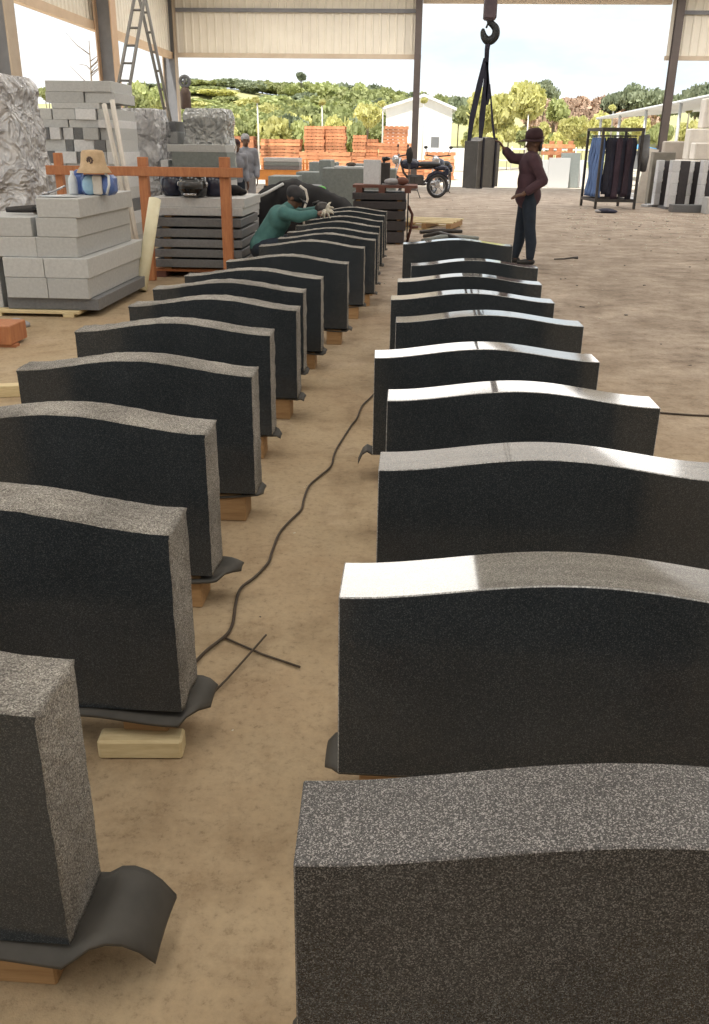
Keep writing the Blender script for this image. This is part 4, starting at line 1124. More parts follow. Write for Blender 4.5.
def grow(parts, g_):
    out = []
    for kind, *a in parts:
        if kind == 'c': out.append(('c', [(q[0], q[1]+g_) for q in a[0]]))
        else: out.append(('e', a[0], tuple(x+g_ for x in a[1]))+tuple(a[2:]))
    return out
shirt = grow([('e', hip+Vector((0, 0, .0)), (.155, .165, .16)), ('e', (hip+chest)/2, (.140, .155, .22)), ('e', chest, (.138, .172, .17)), ('c', [(chest+Vector((0, 0, .09)), .09), (neck+Vector((0, 0, -.015)), .062)]), ('c', [(shN, .062), (chest+Vector((0, 0, .1)), .085), (shF, .062)]),
              ('c', [(shN, .062), (elN, .05), (elN.lerp(wrN, .75), .042)]), ('c', [(shF, .062), (elF, .05), (elF.lerp(wrF, .75), .042)])], .014)
capsules_mesh(shirt, .010, 'shirt', [M_SHIRT], pm, 5)
capsules_mesh(grow([('e', hip+Vector((0, 0, -.03)), (.118, .158, .12))]+legs(.86, fN+Vector((0, 0, .03)), fF+Vector((0, 0, .03)), kN, kF), .015), .010, 'trousers', [M_JEANS], pm, 4)
for f_ in (fN, fF):
    capsules_mesh([('c', [(Vector((f_.x+.03, f_.y, .042)), .040), (Vector((f_.x-.06, f_.y, .040)), .038), (Vector((f_.x-.14, f_.y, .034)), .032)])], .008, 'shoe', [M_BLACK], pm, 2)
mb = MB(); ql = Euler((0, math.radians(-6), 0))
mb.lathe([(.112, -.005), (.114, .04), (.106, .085), (.080, .115), (.04, .13), (.001, .132)], headc+Vector((-.005, 0, .055)), 26, rot=ql)
rowsb = []
for i in range(25):
    a_ = 2*PI*i/24; ext = .016+.085*max(0, math.cos(a_-PI))**1.5
    rowsb.append([headc+Vector((-.005, 0, .055))+Vector((.108*math.cos(a_), .108*math.sin(a_), .0)), headc+Vector((-.005, 0, .055))+Vector(((.108+ext)*math.cos(a_), (.108+ext)*math.sin(a_), -.028))])
mb.sheet(rowsb, .006); mb.build('hat', M_HATD, pm)
mb = MB(); rows_ = []
for i in range(9):
    a_ = -.9+1.8*i/8
    rows_.append([headc+Vector((.10*math.cos(a_), .10*math.sin(a_), .04)), headc+Vector((.105*math.cos(a_), .105*math.sin(a_), -.03)), headc+Vector((.095*math.cos(a_), .095*math.sin(a_), -.085))])
mb.sheet(rows_, .006); mb.build('hair', M_CAP, pm)

# --- crouching worker in teal, facing right
D2 = 10.25
W0 = at(268, 240, D2)
pw = thing('person', 'crouching worker in teal long-sleeved top and dark cap leaning over the headstones', 'person', (W0.x, D2, 0))
def wl(px, py, dy=0.0): 
    q = at(px, py, D2+dy); return q-Vector((W0.x, D2, 0))
hc = wl(294.5, 198)
hp2, L2, R2 = head(hc, (.80, -.05, -.60), s=.98, upv=(.55, 0, .83))
sh1, sh2 = wl(284, 213, -.16), wl(287, 212, .18)
hip2 = wl(262, 246); hip2.z = max(hip2.z, .30)
ch2 = wl(279, 219)
el1, wr1 = wl(299, 217, -.24), wl(315, 213.5, -.10)
el2, wr2 = wl(302, 214, .22), wl(319, 210, .10)
nk2 = wl(289, 208)
kn1, kn2 = hip2+Vector((.34, -.20, .06)), hip2+Vector((.34, .20, .06))
an1, an2 = Vector((kn1.x-.12, -.20, .08)), Vector((kn2.x-.12, .20, .08))
torso2 = [('e', hip2, (.125, .16, .13)), ('c', [(hip2, .13), (hip2.lerp(ch2, .5), .125), (ch2, .125)]), ('e', ch2, (.12, .165, .14)), ('c', [(sh1, .058), (ch2.lerp(nk2, .5), .085), (sh2, .058)]), ('c', [(ch2.lerp(nk2, .5), .08), (nk2, .056), (hc+Vector((-.02, 0, -.04)), .05)])]
arms2 = [('c', [(sh1, .055), (el1, .042), (wr1, .028)]), ('c', [(sh2, .055), (el2, .042), (wr2, .028)])]
legs2 = [('c', [(hip2+Vector((0, -.09, -.02)), .088), (kn1, .060), (kn1.lerp(an1, .4), .056), (an1, .04)]), ('c', [(hip2+Vector((0, .09, -.02)), .088), (kn2, .060), (kn2.lerp(an2, .4), .056), (an2, .04)])]
capsules_mesh(torso2+arms2+legs2+hp2+hand(wr1, (.9, .1, .15), (0, .3, -1), 1.0, .5)+hand(wr2, (.9, -.1, .1), (0, -.3, -1), 1.0, .5, -1), .0075, 'body', [M_SKIN], pw, 2)
capsules_mesh(grow(torso2[:4]+[('c', [(ch2.lerp(nk2, .5), .08), (nk2, .06)])]+[('c', [(sh1, .06), (el1, .048), (el1.lerp(wr1, .92), .036)]), ('c', [(sh2, .06), (el2, .048), (el2.lerp(wr2, .92), .036)])], .014), .010, 'shirt', [M_TEAL], pw, 5)
capsules_mesh(grow([('e', hip2+Vector((0, 0, -.03)), (.125, .16, .11))]+legs2, .013), .010, 'trousers', [M_JEANS], pw, 4)
for a_ in (an1, an2):
    capsules_mesh([('c', [(Vector((a_.x-.04, a_.y, .045)), .042), (Vector((a_.x+.06, a_.y, .042)), .040), (Vector((a_.x+.13, a_.y, .036)), .034)])], .008, 'shoe', [M_BLACK], pw, 2)
mb = MB(); mb.sphere(L2(0, -.014, .042), (.092, .110, .088), 20, 0, R2)
rows_ = []
for i in range(13):
    a_ = -1.15+2.3*i/12
    rows_.append([L2(.088*math.sin(a_), .098*math.cos(a_), .050), L2(.098*math.sin(a_), .098*math.cos(a_)+.065*math.cos(a_), .040)])
mb.sheet(rows_, .007); mb.build('cap', M_CAP, pw)
# low stool that carries him (mostly behind the stones)
t = thing('low_stool', 'low wooden stool under the crouching worker', 'stool', (W0.x+hip2.x, D2, 0))
zst = hip2.z-.145
MB().box(-.16, .16, -.16, .16, zst-.03, zst, 0, .006).build('seat', M_PINE, t)
for sx in (-1, 1):
    for sy in (-1, 1): MB().box(sx*.13-.02, sx*.13+.02, sy*.13-.02, sy*.13+.02, 0, zst-.031, 0, .003).build('leg', M_PINE, t)
# polishing tool and frayed cotton in his hands
q = at(321, 209, D2); zq = q.z
t = thing('hand_polisher', 'dark round hand polisher held by the crouching worker', 'tool', (at(322, 205, D2+.05).x, D2+.05, at(322, 209, D2).z))
mb = MB(); mb.lathe([(.075, -.03), (.085, -.01), (.08, .03), (.05, .065), (.001, .075)], seg=20); mb.build('housing', M_STEEL, t)
mb = MB(); mb.lathe([(.088, -.045), (.09, -.032)], seg=20); mb.build('pad', M_CREAM, t)
mb = MB(); mb.tube([(0, 0, .05), (-.04, 0, .07), (-.10, -.02, .05)], .017, 8); mb.build('handle', M_BLACK, t)
rr = random.Random(21); mb = MB(); q = at(326, 216, D2-.1)
for k in range(26):
    a_ = rr.uniform(-2.6, 1.2); L_ = rr.uniform(.05, .12)
    e_ = Vector((math.cos(a_)*L_, rr.uniform(-.05, .05), math.sin(a_)*L_*.8+.02))
    mb.tube([(0, 0, .02), e_*.6+Vector((0, 0, .02)), e_], [.011, .010, .006], 5)
o = single('cotton_rag', mb, M_RAG, 'frayed white cotton rag in the hands of the crouching worker', 'rag', (q.x, D2-.12, q.z+.045))

# --- two standing people far left
def bystander(px, D, top, facing, shirtm, trm, hatm, label, lean=0.0):
    P_ = at(px, 180, D); H = at(px, top, D).z
    s_ = H/1.68
    t = thing('person', label, 'person', (P_.x, D, 0), facing)
    def v(x, y, z): return Vector((x, y, z))*s_
    hc_ = v(0, lean+.02, 1.545); hpp, LL, RR_ = head(hc_, (0, 1, -.1), s=s_)
    hip_ = v(0, 0, .88); ch_ = v(0, lean*.7, 1.22); nk_ = v(0, lean, 1.41)
    s1, s2 = v(-.175, lean*.85, 1.345), v(.175, lean*.85, 1.345)
    e1, e2 = v(-.225, lean*.6-.02, 1.07), v(.225, lean*.6-.02, 1.07); w1, w2 = v(-.20, lean*.6+.10, .86), v(.20, lean*.6+.10, .86)
    tor = [('e', hip_, (.15*s_, .11*s_, .13*s_)), ('e', (hip_+ch_)/2, (.14*s_, .105*s_, .2*s_)), ('e', ch_, (.16*s_, .115*s_, .17*s_)), ('c', [(ch_+v(0, 0, .08), .09*s_), (nk_, .055*s_), (hc_, .05*s_)]), ('c', [(s1, .058*s_), (ch_+v(0, 0, .1), .08*s_), (s2, .058*s_)])]
    ar = [('c', [(s1, .055*s_), (e1, .04*s_), (w1, .028*s_)]), ('c', [(s2, .055*s_), (e2, .04*s_), (w2, .028*s_)])]
    lg = [('c', [(v(sx*.09, 0, .86), .088*s_), (v(sx*.10, .02, .47), .06*s_), (v(sx*.10, -.005, .30), .055*s_), (v(sx*.10, 0, .08), .04*s_)]) for sx in (-1, 1)]
    capsules_mesh(tor+ar+lg+hpp+hand(w1, (0, .2, -1), (1, 0, 0), s_, .3)+hand(w2, (0, .2, -1), (-1, 0, 0), s_, .3, -1), .010, 'body', [M_SKIN], t, 2)
    capsules_mesh(grow(tor[:3]+[('c', [(ch_+v(0, 0, .08), .09*s_), (nk_+v(0, 0, -.02), .06*s_)]), tor[4], ('c', [(s1, .06*s_), (e1, .046*s_), (e1.lerp(w1, .8), .036*s_)]), ('c', [(s2, .06*s_), (e2, .046*s_), (e2.lerp(w2, .8), .036*s_)])], .014), .014, 'shirt', [shirtm], t, 4)
    capsules_mesh(grow([('e', hip_+v(0, 0, -.03), (.15*s_, .11*s_, .11*s_))]+lg, .014), .014, 'trousers', [trm], t, 3)
    for sx in (-1, 1): capsules_mesh([('c', [(v(sx*.10, -.03, .045), .042), (v(sx*.10, .13, .038), .036)])], .010, 'shoe', [M_BLACK], t, 1)
    mb = MB(); mb.sphere(LL(0, -.014, .045), (.088*s_, .104*s_, .085*s_), 16, 0, RR_); mb.build('cap', hatm, t)
    return t
bystander(246.5, 17.8, 133, math.radians(200), M_GREYCL, M_GREYTR, M_GREYTR, 'man in light grey clothes and grey cap standing before the pallet stacks, facing the yard')
bystander(236, 17.0, 138.5, math.radians(215), M_GREYCL, M_JEANS, M_HATD, 'person in grey top and dark red cap beside the long grey slabs', .05)

# ------------------------------------------------------------------ motorcycles behind the slab stack
def motorcycle(label, loc, rz):
    t = thing('motorcycle', label, 'motorcycle', loc, rz)
    for xw in (-.62, .62):
        mb = MB(); mb.tube([(xw+.25*math.cos(k*PI/12), 0, .29+.25*math.sin(k*PI/12)) for k in range(24)], .045, 8, closed=True); o_ = mb.build('wheel', M_BLACK, t)
        mb = MB(); mb.cyl((xw, -.05, .29), (xw, .05, .29), .06, 14)
        for k in range(8): mb.tube([(xw, 0, .29), (xw+.22*math.cos(k*PI/4), 0, .29+.22*math.sin(k*PI/4))], .008, 5)
        mb.tube([(xw+.215*math.cos(k*PI/12), 0, .29+.215*math.sin(k*PI/12)) for k in range(24)], .015, 6, closed=True)
        mb.build('spokes', M_CHROME, o_)
    mb = MB(); mb.tube([(.40, 0, .92), (.30, 0, .60), (.05, 0, .34), (-.25, 0, .38), (-.58, 0, .62)], .03, 8); mb.tube([(.38, 0, .80), (0, 0, .70), (-.6, 0, .72)], .028, 8); mb.build('frame', M_STEEL, t)
    mb = MB(); mb.box(-.22, .2, -.11, .11, .30, .55, 0, .04); mb.cyl((-.05, -.14, .42), (-.05, .14, .42), .10, 14); mb.build('engine', M_STEEL, t)
    mb = MB(); mb.sphere((.14, 0, .80), (.26, .13, .13), 18); mb.build('fuel_tank', M_NAVYSH, t)
    mb = MB(); mb.sphere((-.34, 0, .80), (.36, .13, .07), 16); mb.build('seat', M_BLACK, t)
    mb = MB(); mb.sphere((-.68, 0, .72), (.20, .09, .07), 14); mb.box(-.90, -.78, -.07, .07, .55, .72, 0, .02); mb.build('tail', M_NAVYSH, t)
    mb = MB()
    for sy in (-1, 1): mb.tube([(.42, sy*.08, .95), (.52, sy*.08, .62), (.62, sy*.08, .29)], .022, 8)
    mb.build('fork', M_CHROME, t)
    mb = MB(); mb.tube([(.30, -.36, 1.02), (.40, -.18, 1.0), (.42, 0, .98), (.40, .18, 1.0), (.30, .36, 1.02)], .017, 8); mb.build('handlebar', M_BLACK, t)
    mb = MB(); mb.sphere((.52, 0, .90), (.09, .11, .11), 14); mb.build('headlight', M_CHROME, t)
    for sy in (-1, 1):
        mb = MB(); mb.cyl((.36, sy*.30, 1.02), (.34, sy*.36, 1.20), .008, 6); mb.sphere((.34, sy*.37, 1.22), (.02, .06, .04), 10); mb.build('mirror', M_BLACK, t)
    mb = MB(); mb.tube([(.05, -.15, .34), (-.3, -.17, .32), (-.75, -.18, .38)], [.025, .04, .045], 10); mb.build('exhaust', M_CHROME, t)
    mb = MB(); mb.tube([(-.62+.33*math.cos(a_), 0, .29+.33*math.sin(a_)) for a_ in (.3, .8, 1.4, 2.0, 2.6)], [.03, .05, .055, .05, .03], 6); mb.build('rear_mudguard', M_NAVYSH, t)
    mb = MB(); mb.tube([(0, .1, .3), (-.06, .28, .012)], .012, 6); mb.build('side_stand', M_STEEL, t)
    return t
m1 = motorcycle('dark motorcycle parked side-on behind the dark slab stack', (gnd(414, 198).x, gnd(414, 198).y, .0), math.radians(200))
m1.scale = (1.18, 1.18, 1.18)
dup(m1, (gnd(438, 195).x+.1, gnd(438, 195).y+1.2, 0), math.radians(250), 'second motorcycle parked end-on at the right of the side-on one', None, (1.15, 1.15, 1.15))

# ------------------------------------------------------------------ sling rack on the right
R0 = Vector((at(597, 190, 24.0).x, 24.0, 0)); rz = math.radians(5)
t = thing('sling_rack', 'dark steel rack hung with blue and dark slings on the open floor', 'rack', R0, rz)
rw, rd = 1.0, 1.35; rh = at(615, 127.5, 24.0).z
for xx in (0, rw):
    for yy in (0, rd): MB().box(xx-.03, xx+.03, yy-.03, yy+.03, 0, rh, 0, .004).build('post', M_STEEL, t)
for yy in (0, rd): MB().box(.031, rw-.031, yy-.03, yy+.03, rh-.07, rh-.002).build('top_rail', M_STEEL, t)
for xx in (0, rw): MB().box(xx-.03, xx+.03, .031, rd-.031, rh-.07, rh-.002).build('top_rail', M_STEEL, t)
for yy in (0, rd): MB().box(.031, rw-.031, yy-.03, yy+.03, .17, .24).build('bottom_rail', M_STEEL, t)
for xx in (0, rw): MB().box(xx-.03, xx+.03, .031, rd-.031, .17, .24).build('bottom_rail', M_STEEL, t)
for yy in (.35, .9): MB().box(.031, rw-.031, yy-.012, yy+.012, rh-.20, rh-.17).build('hanging_rail', M_STEEL, t)
RM = Matrix.Translation(R0) @ Matrix.Rotation(rz, 4, 'Z')
def sling(lx, ly, L_, w, m, label, rot, seed, name='webbing_sling'):
    mb = MB(); n = 12; rows = []; rg = random.Random(seed)
    th = rg.uniform(.03, .05)
    for i in range(n+1):
        z = -L_*i/n; off = .018*math.sin(i*.8+seed); ww = w*(1-.15*math.sin(PI*i/n)) if i not in (0,) else w*.6
        rows.append([(x_*ww+off*.4, off+.010*math.sin(x_*9+i+seed), z) for x_ in (-.5, -.25, 0, .25, .5)])
    bm = mb.bm
    Fv = [[bm.verts.new((p[0], p[1]-th/2, p[2])) for p in r] for r in rows]; Bv = [[bm.verts.new((p[0], p[1]+th/2, p[2])) for p in r] for r in rows]
    for i in range(n):
        for j in range(4):
            for f in (bm.faces.new((Fv[i][j], Fv[i][j+1], Fv[i+1][j+1], Fv[i+1][j])), bm.faces.new((Bv[i][j], Bv[i+1][j], Bv[i+1][j+1], Bv[i][j+1]))): f.smooth = True
        bm.faces.new((Fv[i][0], Fv[i+1][0], Bv[i+1][0], Bv[i][0])); bm.faces.new((Fv[i][4], Bv[i][4], Bv[i+1][4], Fv[i+1][4]))
    for j in range(4):
        bm.faces.new((Fv[0][j], Bv[0][j], Bv[0][j+1], Fv[0][j+1])); bm.faces.new((Fv[n][j], Fv[n][j+1], Bv[n][j+1], Bv[n][j]))
    # hook over the rail
    mb.tube([(0, 0, -.02), (0, -.03, .03), (0, 0, .055), (0, .025, .03)], .010, 6)
    o = mb.build(name, m); P_ = RM @ Vector((lx, ly, rh-.225)); o.location = P_; o.rotation_euler = (0, 0, rz+rot)
    tag(o, label, 'sling', 'slings hanging in the steel rack'); return o
for k in range(5):
    sling(.075, .16+k*.24, 1.42, .19, M_BLUE, 'blue webbing sling on the left side of the rack, %s from the front' % ['first', 'second', 'third', 'fourth', 'fifth'][k], PI/2+.15, k+1)
for k in range(6):
    m_ = [M_NAVY, M_NAVY, M_WINE, M_NAVY, M_WINE, M_NAVY][k]
    sling(.22+k*.128, .12+.055*(k % 2), 1.34+.06*(k % 3), .17, m_, '%s sling in the front of the rack, %s from the left' % ('wine red' if m_ is M_WINE else 'dark navy', ['first', 'second', 'third', 'fourth', 'fifth', 'sixth'][k]), 0.1*(k-2), k+11)
for k in range(5):
    sling(.24+k*.15, .70, 1.30, .14, M_NAVY, 'dark navy sling in the rear row of the rack', 0, k+31)
P_ = RM @ Vector((1.12, .15, 0)); mb = MB()
mb.sheet([[(-.14, 0, 1.72), (.10, 0, 1.76), (.14, .02, 1.70)], [(-.13, -.02, 1.3), (.06, -.04, 1.3), (.17, 0, 1.25)], [(-.08, -.02, .95), (.05, -.03, .9), (.14, 0, .92)]], .03)
single('work_jacket', mb, M_SLABD, 'grey work jacket hung over the right corner of the rack', 'jacket', (P_.x-.03, P_.y-.05, .02))
P_ = gnd(606, 213); mb = MB()
mb.sphere((0, 0, .05), (.22, .12, .06), 14); mb.sphere((.12, -.06, .04), (.14, .10, .045), 12); mb.sphere((-.15, .03, .04), (.12, .12, .04), 12, 1)
single('rag_heap', mb, [M_NAVY, M_GREYTR], 'small heap of dark rags on the floor under the sling rack', 'rags', (P_.x, P_.y, 0))

# ------------------------------------------------------------------ right edge: upright slab bundles, cream blocks
def upright(px0, px1, pxe, py_t, py_b, Y, label, tilt, m_edge, m_face):
    """slabs standing on edge: pale narrow ends toward us, dark sides"""
    x0, x1 = at(px0, 190, Y).x, at(px1, 190, Y).x; h_ = at(px0, py_t, Y).z
    t = thing('slab_bundle', label, 'slab bundle', ((x0+x1)/2, Y, 0), tilt)
    w = (x1-x0); 
    n = 4
    for k in range(n):
        z0, z1 = .06+k*(h_-.06)/n, .06+(k+1)*(h_-.06)/n-.003
        mb = MB(); mb.box(-w/2, w/2, 0, .30, z0, z1, 0, .008); mb.build('slab', m_edge, t)
    we = at(pxe, 190, Y).x-x1
    mb = MB(); mb.box(w/2+.03, w/2+.03+max(we, .10), .05, .85, .06, h_-.02, 0, .004); mb.build('dark_side_slab', m_face, t)
    for zz_ in (h_*.3, h_*.55, h_*.8): MB().box(w/2+.001, w/2+.029, .06, .30, zz_, zz_+.06).build('spacer', M_CREAM, t)
    mb = MB(); mb.box(-w/2-.02, w/2+.03+max(we, .1), .02, .8, 0, .058); mb.build('plinth', M_SLABD, t)
upright(655.5, 661, 668, 160, 206, 25.2, 'upright grey slab bundle standing nearest the sling rack', .0, M_SLAB2, M_SLABX)
upright(669, 677, 688, 160, 210, 24.3, 'upright grey slab bundle, second from the sling rack', .0, M_SLAB2, M_SLABX)
upright(687, 691, 700, 161, 208, 24.3, 'thin pale slab bundle standing third from the sling rack', .0, M_SLAB2, M_SLABX)
upright(700, 705, 712, 160, 208, 23.7, 'upright slab bundle at the right edge, fourth from the sling rack', .0, M_SLAB2, M_SLABX)
upright(716, 722, 728, 160, 212, 23.5, 'upright slab bundle leaving the frame at the right edge', 0, M_SLAB, M_SLABD)
xa, xb = at(672, 208, 23.3).x, at(704, 208, 23.3).x
slab(xa, xb, 23.2, 23.6, 0, at(690, 205, 23.3).z, M_SLABD, 'long dark slab lying on the floor before the upright bundles')
xa = at(700, 205, 23.0).x; slab(at(705, 205, 22.9).x, at(730, 205, 22.9).x, 22.75, 23.15, 0, .38, M_SLAB, 'grey block on the floor at the right edge before the upright bundles', name='stone_block', cat='stone block')
# wall-like grey panel and cream blocks behind
def cream(px0, px1, py0, py1, Y, dep, label, rz=0, m=M_CREAM):
    x0, x1 = at(px0, 150, Y).x, at(px1, 150, Y).x
    slab(x0, x1, Y, Y+dep, max(0, at(px0, py1, Y).z), at(px0, py0, Y).z, m, label, name='stone_block', cat='stone block', bev=.03)
cream(664, 690, 141, 240, 28.5, .3, 'wide grey slab standing behind the upright bundles', m=mat('warm_grey_stone', (.48, .43, .38), (.40, .36, .32), rough=.85, scale=4))
cream(686, 730, 160, 240, 27.0, 1.2, 'low cream stone block behind the upright bundles', m=M_CREAM)
cream(695, 730, 142.5, 159.6, 27.1, .5, 'middle cream stone block with rounded edge, lower step')
cream(688, 730, 128.5, 159.6, 27.7, .5, 'cream stone block forming the upper step behind the lower one')
cream(699, 735, 98, 128, 27.75, .5, 'pale cream block topmost of the stepped pile at the right edge')
mb = MB(); A_, B_ = gnd(640, 196), at(653, 150, 27.3)
w = .14
mb.obox((0, 0, (B_.z)/2), (.30, .06, B_.z*1.02), Euler((-.10, .17, 0)))
single('cream_board', mb, M_CREAM, 'tall cream stone board leaning left of the upright bundles', 'board', (at(645, 185, 27).x, 27.0, .03))
mb = MB(); mb.box(-.3, .3, -.15, .15, 0, at(655, 152, 26.6).z, 0, .01)
single('stone_block', mb, mat('olive_grey_stone', (.30, .28, .24), (.22, .21, .18), rough=.8, scale=5), 'dark olive block behind the first upright bundle', 'stone block', (at(657, 180, 26.6).x, 26.3, 0))
# low stone offcuts on the floor near the rack
for k, (px_, py_, w, d, hh) in enumerate([(640, 203, .5, .4, .12), (648, 199, .55, .5, .20), (636, 199, .4, .4, .16), (650, 207, .35, .25, .06)]):
    P_ = gnd(px_, py_)
    slab(P_.x-w/2, P_.x+w/2, P_.y, P_.y+d, 0, hh, M_SLAB2, ['flat pale stone right of the sling rack', 'largest pale stone slab lying behind the sling rack', 'pale stone piece behind the right post of the rack', 'smallest pale offcut on the floor before the first upright bundle'][k], 'pale offcuts by the rack', rz=.2*k)

# ------------------------------------------------------------------ yard beyond: pallets, house, shed, fence, trees
def pallet_mesh():
    mb = MB()
    for k in range(5): mb.box(-.6+k*.26, -.6+k*.26+.16, -.5, .5, .105, .125)
    for yy in (-.47, 0, .47): mb.box(-.6, .6, yy-.05, yy+.05, .02, .105)
    for yy in (-.47, .47): mb.box(-.6, .6, yy-.05, yy+.05, 0, .02)
    return mb
proto = None
stacks = [ # px centre, top y, Y, scale x, label
 (280, 139, 47.0, 1.65, 'long orange pallet stack behind the orange trolley'),
 (314, 126, 48.0, .85, 'tall orange pallet stack, left half'),
 (335, 126, 48.2, .90, 'tall orange pallet stack, right half'),
 (325, 152, 44.0, 2.0, 'low long orange pallet stack before the tall one'),
 (359, 135, 47.0, .55, 'narrow orange pallet stack right of the tall one'),
 (372, 139, 49.0, .55, 'narrow orange pallet stack, second right of the tall one'),
 (396, 126, 50.0, 1.05, 'tall orange pallet stack before the white house'),
 (396, 143, 47.5, 1.5, 'wide orange pallet stack before the white house'),
 (385, 158, 44.5, 2.3, 'low wide orange pallet stack behind the grey board'),
 (440, 152, 44.0, 1.15, 'orange pallet stack right of the motorcycles'),
 (243, 136, 47.0, .9, 'orange pallet stack behind the man in grey'),
 (226, 138, 47.5, .8, 'orange pallet stack behind the person in the dark red cap'),
 (415, 160, 45.0, .8, 'low orange pallet stack behind the motorcycles'),
]
for px_, ty, Y, sx, lb in stacks:
    P_ = at(px_, ty, Y); n = max(3, int(round(P_.z/.155)))
    for k in range(n):
        z = k*P_.z/n
        jx = random.uniform(-.04, .04)
        loc = (P_.x+jx, Y+.5, z); sz = (sx, 1, (P_.z/n)/.127)
        label = 'red-orange timber pallet in the %s' % lb
        if proto is None:
            proto = single('timber_pallet', pallet_mesh(), M_PALLET, label, 'pallet', loc, random.uniform(-.03, .03), lb); proto.scale = sz
        else: dup(proto, loc, random.uniform(-.03, .03), label, lb, sz)
# pallets/frames upright behind the standing man
for k, (px_, w) in enumerate([(552, .10), (560, .10), (571, .10)]):
    Y = 40.0; P_ = at(px_, 141, Y)
    mb = MB().box(-w, w, -.06, .06, 0, P_.z, 0, .005)
    single('timber_post', mb, M_PALLET, 'orange timber post behind the standing man, %s from the left' % ['first', 'second', 'third'][k], 'post', (P_.x, Y, 0), 0, 'orange posts behind the standing man')
for k, py_ in enumerate([146, 153]):
    Y = 39.8; A_, B_ = at(541, py_, Y), at(575, py_, Y)
    mb = MB().box(0, B_.x-A_.x, -.04, .04, 0, .14, 0, .005)
    single('timber_rail', mb, M_PALLET, '%s orange timber rail on the posts behind the standing man' % ['upper', 'lower'][k], 'rail', (A_.x, Y-.02+.0, A_.z-.07))
for k, (px_, py_, w, hh) in enumerate([(563, 158, .5, 1.0), (574, 153, .45, 1.1), (580, 160, .35, .9), (548, 160, .5, .9)]):
    Y = 36.8+.4*k; P_ = at(px_, py_, Y)
    slab(P_.x-w, P_.x+w*.6, Y, Y+.25, 0, P_.z, [M_SLAB, M_SLABG, M_SLAB2, M_SLAB][k], ['rough grey offcut slab, widest behind the standing man', 'tall grey-green offcut slab left of the sling rack', 'pale offcut slab touching the view of the sling rack', 'grey offcut slab just right of the standing man'][k], 'offcut slabs behind the standing man')
# white house
Y = 72.0; x0, x1 = at(386, 120, Y).x, at(452, 120, Y).x; ze, zr = at(386, 108, Y).z, at(428, 97, Y).z; xr = at(424, 97, Y).x
t = thing('white_house', 'white gabled house beyond the pallet stacks', 'house', ((x0+x1)/2, Y, 0)); ox = t.location.x
mb = MB().prism([(x0-ox, 0), (x1-ox, 0), (x1-ox, ze), (xr-ox, zr), (x0-ox, ze)], 0, 10); mb.build('wall', M_WHITE, t)
mb = MB().prism([(x0-ox-.3, ze-.12), (xr-ox, zr+.02), (x1-ox+.3, ze-.12), (x1-ox+.3, ze+.06), (xr-ox, zr+.22), (x0-ox-.3, ze+.06)], -.3, 10.3); mb.build('roof', M_SLAB2, t)
mb = MB().box(x1-ox-1.5, x1-ox-.9, -.05, .05, 1.0, 2.1); mb.build('window', M_SLABD, t)
# small sheds/vehicles masses near it
P_ = at(470, 150, 60); mb = MB(); mb.box(-1.6, 1.6, 0, 2, 0, 1.35, 0, .05)
single('concrete_tank', mb, M_WHITE, 'low pale concrete tank right of the white house', 'tank', (P_.x-1.2, 60, 0))
# low shed on the right
A_, B_ = at(596, 117.5, 52), at(730, 90, 36)
t = thing('low_shed', 'long low open shed with thin metal roof at the right', 'shed', (A_.x, A_.y, 0)); O = Vector(t.location)
d = (B_-A_); n_ = Vector((-d.y, d.x, 0)).normalized(); 
if n_.y < 0: n_ = -n_
mb = MB(); q = [A_-O, B_-O, B_-O+n_*6+Vector((0, 0, .5)), A_-O+n_*6+Vector((0, 0, .5))]
mb.sheet([[q[0], q[1]], [q[3], q[2]]], .10); mb.build('roof', M_SLAB2, t)
for f in (.03, .22, .45, .7, .95):
    for g_ in (.15, 5.8):
        b_ = (A_-O)+d*f+n_*g_; MB().cyl((b_.x, b_.y, 0), (b_.x, b_.y, b_.z+.06*g_/6*8-.12 if False else b_.z+g_/6*.5-.11), .07, 8).build('post', M_SLAB, t)
P_ = at(644, 150, 40); mb = MB(); mb.sheet([[(-.6, 0, .75), (0, -.1, .9), (.6, 0, .8)], [(-.6, .8, .8), (0, .8, 1.0), (.6, .8, .8)]], .05); mb.box(-.55, .55, .05, .75, 0, .72, 1)
single('blue_sheet', mb, [M_BLUETARP, M_SLABD], 'bright blue sheet over a box behind the sling rack', 'sheet', (P_.x, 40, P_.z-.75+.0 if P_.z > .75 else 0))
# boundary fence far behind
t = thing('pale_fence', 'thin pale fence along the far yard right of the white house', 'fence', (at(530, 150, 64).x, 64, 0)); ox = t.location.x
for k in range(9):
    xx = at(480+k*16, 150, 64).x-ox; MB().cyl((xx, 0, 0), (xx, 0, 1.5), .04, 6).build('post', M_SLAB2, t)
mb = MB().box(at(480, 150, 64).x-ox, at(608, 150, 64).x-ox, -.02, .02, 1.3, 1.4); mb.box(at(480, 150, 64).x-ox, at(608, 150, 64).x-ox, -.02, .02, .6, .68); mb.build('rail', M_SLAB2, t)

